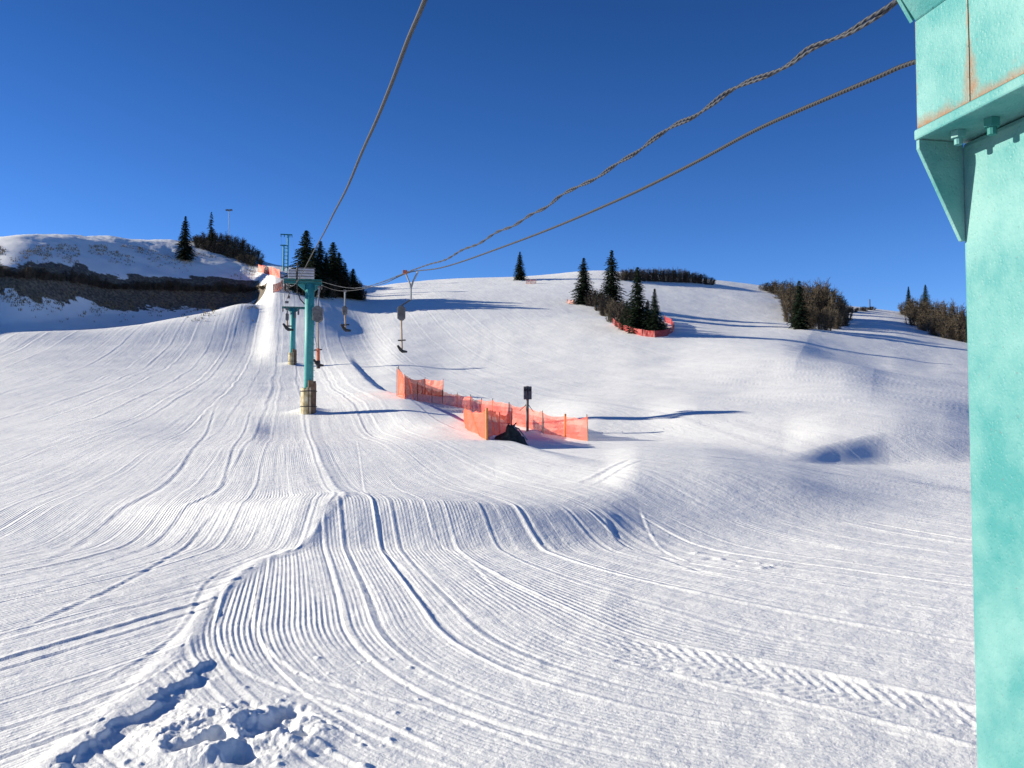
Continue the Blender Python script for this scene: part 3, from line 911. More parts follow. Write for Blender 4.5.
for aa in (0.05, 0.37):
    mb = MB(); wheel(mb, L(aa, -0.86, 1.452), 0.10, 0.05, E2); mb.build('sheave', M['dark'], t0)
mb = MB(); mb.tube([L(-0.001, 0.15, 0.832), L(-0.05, 0.15, 0.832)], 0.012, 8)
eb = mb.build('eye_bolt', M['steel'], t0)

# ------------------------------------------------------------------ middle tower and the two beyond it
LIFT = math.atan(0.235)           # heading of the lift, left of straight ahead
AX = Vector((math.cos(LIFT), math.sin(LIFT), 0))    # across the lift, to the right


def bumpat(P, r, hh):
    pass


def tower(P, H, wpost, label, left, right, pads=True, ladder=False):
    t = empty('lift_tower', P, label, 'ski lift tower', 'turquoise lift towers up the hill', LIFT)
    mb = MB(); mb.tube([(0, 0, -1.0), (0, 0, H * 0.5), (0, 0, H - 0.1)], wpost / 2, 16)
    po = mb.build('post', M['teal_far'], t); 
    for p_ in po.data.polygons: p_.use_smooth = len(p_.vertices) == 4
    mb = MB()
    mb.box(((left + right) / 2, 0, H - 0.03), (right - left, 0.22, 0.12)); mb.box(((left + right) / 2, 0, H + 0.09), (right - left, 0.30, 0.05))
    mb.build('crossarm', M['green_dark'], t)
    for s_ in (-1, 1):
        mb = MB()
        mb.prism([Vector((s_ * wpost * 0.5, -0.05, H - 0.1)), Vector((s_ * (wpost * 0.5 + 0.38), -0.05, H - 0.1)), Vector((s_ * wpost * 0.5, -0.05, H - 0.42))], (0, 1, 0), 0.1)
        mb.build('gusset', M['teal_far'], t)
    for xx in (left + 0.08, right - 0.08):
        for yy in (-0.28, 0.28):
            mb = MB(); wheel(mb, (xx, yy, H - 0.28), 0.15, 0.07, (1, 0, 0), 14); s_ = mb.build('sheave', M['dark'], t)
        mb = MB(); mb.box((xx + 0.07, 0, H - 0.24), (0.03, 0.72, 0.07)); mb.box((xx, 0, H - 0.14), (0.06, 0.1, 0.2)); mb.build('sheave_bracket', M['greybox'], t)
    if pads:
        mb = MB()
        hp = 1.18
        R0 = wpost / 2 + 0.085
        n_ = 7
        for k in range(n_):            # padding boards round the lit side
            t_ = math.pi * (0.58 + 0.92 * k / (n_ - 1))
            Rz = Matrix.Rotation(t_, 3, 'Z')
            mb.box((R0 * math.cos(t_), R0 * math.sin(t_), hp / 2 - 0.15 + 0.05 * math.sin(k * 2.3)), (0.10, 0.20, hp + 0.1), Rz)
        mb.build('base_padding', M['pad'], t, bevel=0.02)
        mb = MB()
        for k in range(5):
            t_ = math.pi * (-0.42 + 0.84 * k / 4)
            Rz = Matrix.Rotation(t_, 3, 'Z')
            mb.box((R0 * math.cos(t_), R0 * math.sin(t_), hp / 2 + 0.02 + 0.07 * math.cos(k * 1.9)), (0.09, 0.22, hp + 0.34), Rz)
        mb.build('base_boards', M['padbrown'], t, bevel=0.02)
        for zz in (0.25, 0.95):
            mb = MB()
            pts = [(1.07 * (R0 + 0.05) * math.cos(a_), 1.07 * (R0 + 0.05) * math.sin(a_), zz) for a_ in np.linspace(0, 2 * math.pi, 21)]
            mb.tube(pts, 0.02, 5, caps=False)
            mb.build('strap', M['dark'], t)
    return t


P1 = px(308.5, 412)
H1 = P1.y * (412 - 281.5) / F
T1 = tower(P1, H1, 0.42, 'turquoise lift tower in mid slope carrying a pale slatted box, yellow padding round its foot', -1.18, 0.55)
# slatted pale box on the arm, left of and over the post
mb = MB(); mb.box((-0.18, 0.0, H1 + 0.36), (0.74, 0.45, 0.46)); bx_ = mb.build('slatted_box', M['panel'], T1, bevel=0.02)
mb = MB()
for k in range(4):
    mb.box((-0.18, -0.285, H1 + 0.22 + 0.13 * k), (0.84, 0.02, 0.028))
mb.build('slat', M['greybox'], bx_)
mb = MB(); mb.box((-0.80, 0.0, H1 + 0.34), (0.36, 0.4, 0.42)); b2 = mb.build('slatted_box', M['panel'], T1, bevel=0.02)
mb = MB()
for k in range(3):
    mb.box((-0.80, -0.21, H1 + 0.20 + 0.13 * k), (0.35, 0.02, 0.025))
mb.build('slat', M['greybox'], b2)
mb = MB(); mb.tube([(-0.56, -0.31, H1 + 0.85), (-0.57, -0.33, H1 + 0.4), (-0.58, -0.33, H1 - 0.1), (-0.55, -0.32, H1 - 0.5), (-0.42, -0.30, H1 - 0.85), (-0.22, -0.22, H1 - 1.05)], 0.028, 6)
mb.build('cable_conduit', M['dark'], T1, smooth=True)
mb = MB()
zz = H1 - 0.35
mb.tube([(-0.98, -0.1, H1 - 0.05), (-1.0, -0.1, zz), (-0.92, -0.1, zz - 0.2), (-1.0, -0.1, zz - 0.45)], 0.03, 6)
mb.box((-1.0, -0.1, zz - 0.1), (0.14, 0.1, 0.14)); mb.box((-0.93, -0.1, zz - 0.38), (0.1, 0.1, 0.12)); mb.box((-1.02, -0.1, zz - 0.62), (0.16, 0.1, 0.10))
mb.build('rope_catcher', M['greybox'], T1)
for k in range(9):
    pass
for k in range(14):
    z_ = 1.6 + k * 0.3
    if z_ < H1 - 0.5:
        mb = MB(); mb.tube([(0.05, -0.22, z_), (0.05, -0.33, z_), (0.25, -0.33, z_), (0.25, -0.08, z_)], 0.010, 4); mb.build('step_rung', M['teal_far'], T1)

P2 = px(292.5, 364)
H2 = P2.y * (364 - 307.5) / F
T2 = tower(P2, H2, 0.52, 'second turquoise lift tower up the slope, seen just left of the middle tower', -1.05, 1.35)
for xx, zz_, hh_ in ((-0.55, 0.32, 0.45), (0.5, 0.40, 0.6), (0.2, 0.75, 0.5)):
    mb = MB(); mb.box((xx, -0.36, H2 - zz_), (0.18, 0.2, hh_)); mb.tube([(xx, -0.36, H2 - zz_ + 0.1), (xx, -0.1, H2)], 0.03, 5); mb.build('counterweight', M['greybox'], T2)
P3 = px(286, 271)
H3 = P3.y * (271 - 234) / F
T3 = empty('lift_tower', P3, 'farthest lift tower, a thin ladder-like frame against the sky at the top of the lift', 'ski lift tower', 'turquoise lift towers up the hill', LIFT)
for s_ in (-0.42, 0.28):
    mb = MB(); mb.tube([(s_, 0, -1), (s_, 0, H3 * (0.72 if s_ < 0 else 1.0))], 0.15, 8); mb.build('post', M['teal_far'], T3)
mb = MB(); mb.box((0.0, 0, H3), (2.0, 0.25, 0.16)); mb.build('crossarm', M['green_dark'], T3)
mb = MB(); mb.box((-0.45, 0, H3 * 0.70), (1.1, 0.25, 0.16)); mb.build('crossarm', M['green_dark'], T3)
for k in range(6):
    mb = MB(); mb.box((-0.07, 0, H3 * 0.1 + k * H3 * 0.105), (0.62, 0.09, 0.08)); mb.build('rung', M['teal_far'], T3)
for s_ in (-0.9, -0.35, 0.6, 0.95):
    mb = MB(); wheel(mb, (s_, 0, H3 - 0.28), 0.2, 0.1, (1, 0, 0), 12); mb.build('sheave', M['dark'], T3)


def arm_pt(T, P, xx, zz, yy=0.0):
    c, s_ = math.cos(LIFT), math.sin(LIFT)
    return Vector((P.x + c * xx - s_ * yy, P.y + s_ * xx + c * yy, P.z + zz))


# ------------------------------------------------------------------ ropes
def rope_from(pts_px, k, extra0, extra1, n=6):
    P = list(extra0)
    for (x, y) in pts_px:
        D = k / ((x - 512) / F + 0.25)
        P.append(sight(x, y, D))
    P += list(extra1)
    A = np.array([list(p) for p in P])
    out = []
    for c in range(3):
        pass
    Pp = np.vstack([2 * A[0] - A[1], A, 2 * A[-1] - A[-2]])
    for i_ in range(len(A) - 1):
        p0, p1, p2, p3 = Pp[i_:i_ + 4]
        # centripetal-ish: finite differences by chord length
        d1 = np.linalg.norm(p2 - p1); d0 = np.linalg.norm(p1 - p0); d2 = np.linalg.norm(p3 - p2)
        m1 = ((p1 - p0) / d0 * d1 + (p2 - p1) * (d0 / (d0 + 1e-9))) / 2 if d0 > 0 else (p2 - p1)
        w0 = d1 / (d0 + d1); w2 = d1 / (d1 + d2)
        m1 = (p2 - p1) * (1 - w0) + (p1 - p0) / d0 * d1 * w0
        m2 = (p3 - p2) / d2 * d1 * (w2) + (p2 - p1) * (1 - w2)
        for j_ in range(n):
            s_ = j_ / n
            out.append((2 * s_ ** 3 - 3 * s_ ** 2 + 1) * p1 + (s_ ** 3 - 2 * s_ ** 2 + s_) * m1 + (-2 * s_ ** 3 + 3 * s_ ** 2) * p2 + (s_ ** 3 - s_ ** 2) * m2)
    out.append(A[-1])
    return [Vector(p) for p in out]


RL1 = arm_pt(T1, P1, -1.10, H1 - 0.11)
RR1 = arm_pt(T1, P1, 0.47, H1 - 0.11)
RL2 = arm_pt(T2, P2, -0.97, H2 - 0.11); RR2 = arm_pt(T2, P2, 1.27, H2 - 0.11)
RL3 = arm_pt(T3, P3, -0.9, H3 - 0.1); RR3 = arm_pt(T3, P3, 0.95, H3 - 0.1)


def sag(a, b, dpt, n=14):
    return [a.lerp(b, i_ / n) - Vector((0, 0, 4 * dpt * (i_ / n) * (1 - i_ / n))) for i_ in range(1, n + 1)]


LP = rope_from([(425, 0), (408, 40), (393, 80), (378, 117), (363, 150), (348, 186), (335, 211), (325, 231), (316, 247)], 0.5,
               [Vector((0.32, 0.4, 1.50)), O + E1 * 0.2 + E2 * -0.86 + Vector((0, 0, 1.558))], [RL1.lerp(Vector((-3.6, 16.4, 3.0)), 0.5) + Vector((0.0, 0, -0.25)), RL1], 6)
LP += sag(RL1, RL2, 0.5) + sag(RL2, RL3, 0.4)
mb = MB(); mb.tube(LP, 0.0095, 7)
ro = mb.build('haul_rope', M['rope'], None, loc=P1, smooth=True)
tag(ro, 'wire rope crossing the sky on the left, from overhead down to the middle tower', 'wire rope')
RPX = [(900, 67), (880, 76), (840, 93), (800, 110), (760, 128), (700, 160), (640, 190), (600, 208), (560, 225), (500, 248), (440, 268), (411, 272), (385, 283), (362, 289), (345, 291)]
RP = rope_from(RPX, 1.5, [L(-0.04, 0.15, 0.832) + TBASE], [RR1], 6)
RP += sag(RR1, RR2, 0.5) + sag(RR2, RR3, 0.4)
mb = MB(); mb.tube(RP, 0.0062, 7)
ro = mb.build('haul_rope', M['rope'], None, loc=P1, smooth=True)
tag(ro, 'lower, smooth wire rope from the side of the big turquoise tower into the distance', 'wire rope')
WPX = [(885, 10), (866, 22), (848, 33), (828, 41), (808, 50), (790, 64), (770, 74), (748, 82), (728, 92), (712, 104), (695, 116), (675, 125), (655, 138), (637, 152), (618, 163), (598, 177), (575, 188), (560, 196), (548, 206), (530, 215), (515, 225), (497, 232), (480, 243), (462, 250), (447, 259), (430, 264), (413, 270)]
WP = rope_from(WPX, 1.47, [L(-0.0, 0.10, 1.06) + TBASE], [RP[-30] * 0 + sight(385, 281, 13.6), sight(362, 287.5, 19.2), RR1 + Vector((0, 0, 0.16))], 8)
st = MB(); cum = 0; A_ = []; B_ = []
for i_, p in enumerate(WP):
    if i_: cum += (p - WP[i_ - 1]).length
    d = (WP[min(i_ + 1, len(WP) - 1)] - WP[max(i_ - 1, 0)]).normalized()
    a = d.cross(Vector((0, 0, 1))).normalized(); b = d.cross(a)
    t_ = cum * 2 * math.pi / 0.55
    A_.append(p + (a * math.cos(t_) + b * math.sin(t_)) * 0.0052); B_.append(p - (a * math.cos(t_) + b * math.sin(t_)) * 0.0052)
wroot = empty('lashed_cable', WP[0], 'wavy pair of twisted cables sagging above the straight rope, ending at the big turquoise tower', 'cable')
for q_ in (A_, B_):
    mb = MB(); mb.tube([p - WP[0] for p in q_], 0.0048, 6); mb.build('strand', M['cable'], wroot, smooth=True)


# ------------------------------------------------------------------ T-bars
def tbar(top, dx, s_, label, fork=True, stem=None, boxw=8, boxh=15, rod=26, drop=6, rodmat='rod'):
    """s_ = metres per photo pixel of its distance; built in real size from that"""
    t = empty('t_bar', top, label, 't-bar', 't-bars hanging from the lift rope', LIFT * 0)
    u = s_
    if fork:
        mb = MB(); mb.tube([(-6 * u, 0.3 * u, 0), (-1 * u, 0, -12 * u), (0, 0, -18 * u), (0, 0, -stem * u)], 1.0 * u, 6)
        mb.tube([(7 * u, -0.3 * u, 0.3 * u), (2 * u, 0, -10 * u), (0, 0, -17 * u)], 1.0 * u, 6)
        hg = mb.build('hanger', M['pole'], t)
        mb = MB(); mb.box((-6 * u, 0.3 * u, 0), (4 * u, 4 * u, 3.5 * u)); mb.build('rope_grip', M['orangepole'], t)
        mb = MB(); mb.tube([(0, 0, -stem * u), (dx * u * 0.7, 0, -(stem + drop * 0.7) * u), (dx * u, 0, -(stem + drop) * u)], 0.7 * u, 6); mb.build('link', M['dark'], t)
    else:
        mb = MB(); mb.tube([(0, 0, 0), (dx * u, 0, -(stem + drop) * u)], 0.8 * u, 6); mb.build('hanger', M['pole'], t)
        mb = MB(); mb.box((0, 0, 0), (2.4 * u, 4 * u, 2 * u)); mb.build('rope_grip', M['greybox'], t)
    zt = -(stem + drop) * u
    mb = MB()
    wheel(mb, (dx * u, 0, zt - boxw * 0.5 * u), boxw * 0.5 * u, boxw * 0.62 * u, (0, 1, 0), 18)
    mb.box((dx * u, 0, zt - boxh * 0.5 * u), (boxw * 0.92 * u, boxw * 0.5 * u, boxh * 0.72 * u))
    wheel(mb, (dx * u, 0, zt - (boxh - boxw * 0.42) * u), boxw * 0.42 * u, boxw * 0.55 * u, (0, 1, 0), 18)
    mb.build('spring_box', M['greybox'], t, bevel=0.4 * u)
    zb = zt - boxh * u
    mb = MB(); mb.tube([(dx * u, 0, zb + 1 * u), ((dx + 1) * u, 0, zb - rod * u)], 0.85 * u, 7); mb.build('rod', M[rodmat], t)
    mb = MB(); mb.tube([((dx - 3.2) * u, -1 * u, zb - rod * 0.66 * u), ((dx + 4.4) * u, 1 * u, zb - rod * 0.64 * u)], 0.75 * u, 6); mb.build('handle', M['dark'], t)
    mb = MB(); mb.tube([((dx - 3.2) * u, -3 * u, zb - (rod - 5) * u), ((dx - 0.5) * u, -1 * u, zb - (rod - 1) * u), ((dx + 1.2) * u, 0, zb - (rod + 0.6) * u), ((dx + 5.5) * u, 3 * u, zb - (rod + 0.8) * u)], 1.5 * u, 8, radii=[1.1 * u, 1.7 * u, 1.7 * u, 1.0 * u])
    mb.build('seat_bar', M['dark'], t)
    return t


D_ = 1.5 / (TX(411) + 0.25)
tbar(sight(411, 272, D_), -9.5, D_ / F, 'nearest t-bar, on a forked hanger well right of the middle tower', stem=28, drop=6, boxw=8.5, boxh=15.5, rod=30)
D_ = 1.5 / (TX(345) + 0.25)
tbar(sight(345, 291, D_), 0, D_ / F, 'smallest t-bar, hanging alone between the middle tower and the forked-hanger t-bar', fork=False, stem=10, drop=5, boxw=5.5, boxh=10, rod=14)
tb = tbar(arm_pt(T1, P1, 0.41, H1 - 0.28, -0.5), -1, 0.0455, 'large grey t-bar with an orange lower rod hanging beside the middle tower post', fork=False, stem=12, drop=7, boxw=10.5, boxh=17, rod=42)
mb = MB(); u = 0.0455
mb.tube([(-0.4 * u, 0, -62 * u), (-0.1 * u, 0, -74 * u)], 1.7 * u, 8); mb.build('sleeve', M['orangepole'], tb)
mb = MB(); mb.tube([(-0.1 * u, 0, -74.2 * u), (0, 0, -82 * u)], 1.9 * u, 8); mb.build('end_cap', M['dark'], tb)
D_ = P2.y - 0.6
tbar(arm_pt(T2, P2, -0.55, H2 - 0.2, -0.6), 0, D_ / F, 't-bar hanging off the left arm of the second tower up the slope', fork=False, stem=1, drop=3, boxw=3.5, boxh=8, rod=8)

# ------------------------------------------------------------------ orange safety fences
def fence(base_px, heights, label, net='net', stakes=None, stake_mat='stake_dark', group=None, seed=0, sags=0.06, buried=0.04, rmin=20, rmax=200, over=0.08, Dlist=None, sr=0.018):
    rr = random.Random(seed)
    B = [px(x, y, rmin, rmax) for x, y in base_px]
    if isinstance(heights, (int, float)): heights = [heights] * len(B)
    o = empty('safety_fence', B[0], label, 'safety fence', group)
    vs = []; uvs = []; fs = []; acc = 0; cols = []
    nz = 5
    for i_ in range(len(B) - 1):
        a, b = B[i_], B[i_ + 1]; ha, hb = heights[i_], heights[i_ + 1]
        ns = max(4, int((b - a).length / 0.25)); perp = Vector((b.y - a.y, a.x - b.x, 0)).normalized()
        for j_ in range(ns + (1 if i_ == len(B) - 2 else 0)):
            t_ = j_ / ns
            p = a.lerp(b, t_); g_ = ground(p.x, p.y); hh = ha + (hb - ha) * t_
            sg = 4 * t_ * (1 - t_)
            d_ = (b - a).length * t_
            cols.append((p, g_, hh - sags * 1.3 * sg * (0.4 + 1.0 * rr.random()), acc + d_, perp, sg))
        acc += (b - a).length
    for (p, g_, hh, d_, perp, sg) in cols:
        for k in range(nz + 1):
            t_ = k / nz
            off = perp * (0.07 * sg * math.sin(t_ * math.pi * 1.3 + d_ * 1.7) + 0.03 * math.sin(d_ * 9 + t_ * 3) * sg)
            vs.append(Vector((p.x, p.y, g_ - buried + (hh + buried) * t_)) + off - B[0])
    for c in range(len(cols) - 1):
        for k in range(nz):
            a = c * (nz + 1) + k; b = (c + 1) * (nz + 1) + k
            fs.append((a, b, b + 1, a + 1))
            d0, d1 = cols[c][3], cols[c + 1][3]; h0 = 1.05 * k / nz; h1 = 1.05 * (k + 1) / nz
            uvs.append([(d0, h0), (d1, h0), (d1, h1), (d0, h1)])
    mb = MB(); mb.add(vs, fs, uvs); mb.build('netting', M[net], o)
    for i_, (p, hh) in enumerate(zip(B, heights)):
        if stakes is not None and i_ not in stakes: continue
        sm = stake_mat if not isinstance(stake_mat, dict) else stake_mat.get(i_, 'stake_dark')
        q = p - B[0]; g_ = ground(p.x, p.y) - B[0].z
        lean = Vector((rr.uniform(-.05, .05), rr.uniform(-.05, .05), 0))
        mb = MB(); rad = sr * (2.4 if sm == 'orange_stake' else 1.0)
        mb.tube([Vector((q.x, q.y, g_ - 0.3)), Vector((q.x, q.y, g_ + hh + over)) + lean], rad, 7)
        mb.build('stake', M[sm], o)
    return o


FG = 'orange safety fences round the lift line'
fence([(397, 396), (405, 399), (417, 401), (432, 403), (443, 404), (457, 407), (470, 410), (481, 413), (492, 416), (510, 424), (527, 428), (543, 433), (565, 437), (588, 441)],
      [1.45, 1.2, 0.95, 0.78, 0.72, 0.7, 0.72, 0.66, 0.76, 0.88, 0.92, 0.82, 0.82, 0.90],
      'longest orange safety fence, running from the upper left down to the short pole and beyond', 'net', None,
      {9: 'stake_dark', 12: 'orange_stake', 13: 'stake', 10: 'stake', 11: 'stake'}, FG, 1)
fence([(398, 395), (410, 393.5), (425, 394.5), (443, 397)], [1.5, 0.95, 1.0, 1.05], 'short upper row of orange fence just behind the left end of the longest fence', 'net_dense', None, 'stake_dark', FG, 2)
fence([(466, 414), (465, 428), (487, 440), (500, 436), (511, 430)], [0.35, 0.72, 0.92, 0.85, 0.8], 'bright orange fence corner wrapping round in front, left of the dark heap', 'net_dense', None, {2: 'orange_stake', 1: 'stake'}, FG, 3)
fence([(258, 272), (264, 273), (271, 275), (280, 278)], 1.35, 'faint orange fence on the crest beside the farthest lift tower', 'net_dense', None, 'stake_dark', FG, 4, rmin=120, sr=0.03)
fence([(273, 293), (279, 291), (283, 287)], 1.3, 'tiny scrap of orange fence on the bright snow below the crest, left of the towers', 'net_dense', None, 'stake_dark', FG, 5, rmin=110, sr=0.03)
fence([(613, 324), (620, 329), (630, 333), (642, 336), (655, 337.5), (667, 336), (674, 331), (672, 325), (664, 321)], 0.8, 'dark red net curving round the foot of the spruces on the right hill', 'net_red', None, 'stake_dark', FG, 6, rmin=90, sr=0.03)
fence([(526, 284), (531, 284), (536, 283.5)], 0.8, 'tiny faded orange net on the hilltop beside the lone spruce', 'net_faded', None, 'stake', FG, 7, rmin=120, sr=0.03)
fence([(567, 303), (573, 304), (579, 303)], 0.6, 'tiny faded orange net at the left foot of the three spruces', 'net_faded', None, 'stake', FG, 8, rmin=100, sr=0.03)

# pole with two grey boxes behind the fence
PS = px(527.5, 431)
sP = PS.y / F
pr = empty('signal_pole', PS, 'short pole topped with two grey boxes, standing behind the orange fence', 'signal pole')
mb = MB(); mb.tube([(0, 0, -0.3), (0, 0, 45 * sP)], 0.055, 10); mb.build('pole', M['greybox'], pr, smooth=True)
for dx_, c_ in ((-2.2, 'greybox'), (2.4, 'greybox')):
    mb = MB(); mb.box((dx_ * sP, -0.05, 38 * sP), (3.6 * sP, 0.15, 13 * sP)); bb = mb.build('signal_box', M[c_], pr, bevel=0.02)
    mb = MB(); wheel(mb, (dx_ * sP, -0.145, 41 * sP), 0.06, 0.05, (0, 1, 0), 12); mb.build('lens', M['dark'], bb)
mb = MB(); mb.tube([(-0.02, 0, 27 * sP), (-8 * sP, -0.02, 20 * sP)], 0.012, 5); mb.tube([(0.02, 0, 27 * sP), (6 * sP, 0.02, 19 * sP)], 0.012, 5); mb.build('guy_wire', M['dark'], pr)


def heap(name, P, rx, ry, hh, m_, label, cat, seed, strands=0):
    o = empty(name, P, label, cat)
    vs = []; fs = []; n1, n2 = 40, 14
    for a_ in range(n1):
        for b_ in range(n2 + 1):
            t_ = 2 * math.pi * a_ / n1; r_ = b_ / n2
            nx, ny = r_ * math.cos(t_), r_ * math.sin(t_)
            nn = float(fbm(np.array([nx * 2.2 + seed]), np.array([ny * 2.2]), seed, 4)[0])
            z_ = hh * max(0, (1 - r_ ** 1.5)) * (1 + 0.9 * nn) - 0.05
            k_ = 1 + 0.25 * nn
            g_ = ground(P.x + nx * rx, P.y + ny * ry) - P.z
            vs.append((nx * rx * k_, ny * ry * k_, z_ + g_))
    for a_ in range(n1):
        for b_ in range(n2):
            i0 = a_ * (n2 + 1) + b_; i1 = ((a_ + 1) % n1) * (n2 + 1) + b_
            fs.append((i0, i1, i1 + 1, i0 + 1))
    mb = MB(); mb.add(vs, fs); body = mb.build('cover', m_, o, smooth=True)
    r_ = random.Random(seed)
    for k in range(strands):
        mb = MB(); a0 = r_.uniform(0, 6.28); l_ = r_.uniform(0.5, 1.0)
        p0 = Vector((math.cos(a0) * rx * l_, math.sin(a0) * ry * l_, 0.02)); p1 = Vector((r_.uniform(-.3, .3) * rx, r_.uniform(-.3, .3) * ry, hh * r_.uniform(0.8, 1.25)))
        mid = (p0 + p1) / 2 + Vector((0, 0, hh * 0.3))
        mb.tube([p0, mid, p1], 0.022, 5); mb.build('stick', M['stake_dark'] if k % 2 else M['pole'], o)
    return o


PH = px(512, 441)
heap('heap', PH + Vector((0, 0.3, 0)), 0.52, 0.42, 0.46, M['tarp'], 'dark covered heap with sticks poking out, in front of the orange fence', 'heap', 5, 9)


# ------------------------------------------------------------------ trees and shrubs
def spruce_mesh(seed, H=8.0, W=1.7, sparse=0.0):
    r_ = random.Random(seed)
    tr = MB(); tr.tube([(0, 0, -0.5), (0.02, 0, H * 0.5), (0, 0.02, H * 0.99)], 0.1, 7, radii=[0.16, 0.09, 0.015])
    cr = MB(); z = 0.25
    while z < H * 0.985:
        f = 1 - z / H
        rad = W * 1.5 * (f ** 0.80) * (0.85 + 0.3 * r_.random()) + 0.06
        if z < 0.9: rad *= 0.8
        nb = int(6 + 7 * f)
        a0 = r_.random() * 6.28
        for k in range(nb):
            if r_.random() < sparse: continue
            a_ = a0 + k * 6.283 / nb + r_.uniform(-.25, .25)
            ln = rad * r_.uniform(0.65, 1.12)
            dirv = Vector((math.cos(a_), math.sin(a_), 0)); sd_ = Vector((-dirv.y, dirv.x, 0))
            droop = -0.28 * ln + (0.25 * ln if f < 0.25 else 0)
            npl = 3 + int(ln * 3.2)
            for q_ in range(npl):
                t_ = (q_ + 0.6) / npl
                c_ = dirv * ln * t_ + Vector((0, 0, z + droop * t_ * t_ + 0.05 * r_.uniform(-1, 1)))
                sz = (0.20 + 0.22 * (1 - t_)) * (0.32 + 0.85 * min(1, f * 1.3)) * r_.uniform(0.8, 1.3)
                for sg_ in (-1, 1):
                    tip = c_ + sd_ * sg_ * sz * 1.0 + dirv * sz * 0.9 + Vector((0, 0, -sz * r_.uniform(0.2, 0.75)))
                    b0 = c_ - dirv * sz * 0.35 + Vector((0, 0, 0.06)); b1 = c_ + dirv * sz * 0.45 + Vector((0, 0, -0.04))
                    cr.add([b0, b1, tip], [(0, 1, 2)])
                tip = c_ + dirv * sz * 1.1 + Vector((0, 0, -0.25 * sz)); 
                cr.add([c_ + sd_ * 0.10, c_ - sd_ * 0.10 + Vector((0, 0, -0.08)), tip], [(0, 1, 2)])
        z += 0.16 + 0.14 * f
    return tr, cr


def make_proto(kind, seed, *a):
    if kind == 'spruce':
        tr, cr = spruce_mesh(seed, *a)
        return tr, cr


SPR = []
for sd_, a in ((1, (8.0, 1.45, 0.08)), (2, (8.0, 1.75, 0.12)), (3, (8.0, 1.15, 0.05)), (4, (8.0, 1.3, 0.45))):
    tr, cr = spruce_mesh(sd_, *a)
    tm = tr.build('trunk', M['bark']); cm = cr.build('crown', M['needle'] if sd_ != 2 else M['needle_light'])
    SPR.append((tm.data, cm.data)); COL.objects.unlink(tm); COL.objects.unlink(cm); bpy.data.objects.remove(tm); bpy.data.objects.remove(cm)


def spruce(x, yb, yt, var, label, group='spruces on the hill', wide=1.0, rmin=80, name='spruce_tree'):
    P = px(x, yb, rmin, 230)
    P.z = ground(P.x, P.y)
    hh = P.y * (yb - yt) / F
    o = empty(name, P, label, 'spruce', group, random.uniform(0, 6.28))
    s_ = hh / 8.0
    o.scale = (s_ * wide, s_ * wide, s_)
    for nm, d in zip(('trunk', 'crown'), SPR[var]):
        c = bpy.data.objects.new(nm, d); COL.objects.link(c); c.parent = o
    return o


spruce(185, 260, 215, 0, 'dark spruce standing by itself on the far left ridge top', wide=1.05)
spruce(211, 250, 211, 3, 'thin sparse spruce poking out of the brown bushes on the left ridge', wide=0.8)
spruce(306, 292, 229, 1, 'tallest spruce of the clump behind the middle tower', 'clump of spruces behind the middle tower', 1.4)
spruce(320, 293, 240, 0, 'second tallest spruce of the clump behind the middle tower, right beside the tallest', 'clump of spruces behind the middle tower', 1.4)
spruce(333, 294, 241, 1, 'spruce right of centre in the clump behind the middle tower', 'clump of spruces behind the middle tower', 1.4)
spruce(345, 296, 262, 1, 'low spruce, second from the right in the clump behind the middle tower', 'clump of spruces behind the middle tower', 1.2)
spruce(326, 295, 252, 2, 'slim low spruce half hidden among the clump behind the middle tower', 'clump of spruces behind the middle tower')
spruce(313, 296, 247, 1, 'dense spruce half hidden behind the head of the middle tower', 'clump of spruces behind the middle tower', 1.4)
spruce(339, 297, 252, 0, 'spruce in the right half of the clump behind the middle tower, below its neighbours', 'clump of spruces behind the middle tower', 1.5)
spruce(353, 299, 268, 1, 'lowest spruce, rightmost in the clump behind the middle tower', 'clump of spruces behind the middle tower', 1.5)
spruce(520, 280, 251, 0, 'lone small spruce on the bare skyline in the middle of the hill', wide=1.15)
spruce(584, 304, 257, 0, 'leftmost of the three tall spruces on the right hill', 'spruces on the right hill', 1.3)
spruce(612, 312, 249, 0, 'tallest spruce, middle of the three on the right hill', 'spruces on the right hill', 1.15)
spruce(638, 333, 266, 2, 'spruce with a bare-necked top inside the red net on the right hill', 'spruces on the right hill', 1.15)
spruce(648, 334, 300, 1, 'bushy low spruce beside the bare-necked spruce inside the red net', 'spruces on the right hill', 1.25)
spruce(655, 335, 288, 2, 'short pointed spruce at the right end inside the red net', 'spruces on the right hill', 1.1)
spruce(627, 330, 300, 1, 'bushy low spruce at the left end inside the red net', 'spruces on the right hill', 1.2)
spruce(800, 329, 280, 0, 'spruce in front of the big round clump of brown bushes on the right', wide=1.1)
spruce(909, 316, 286, 2, 'small spruce tip at the left of the rightmost brown bushes', wide=0.9)
spruce(926, 318, 284, 1, 'small spruce tip rising above the middle of the rightmost brown bushes', wide=0.9)


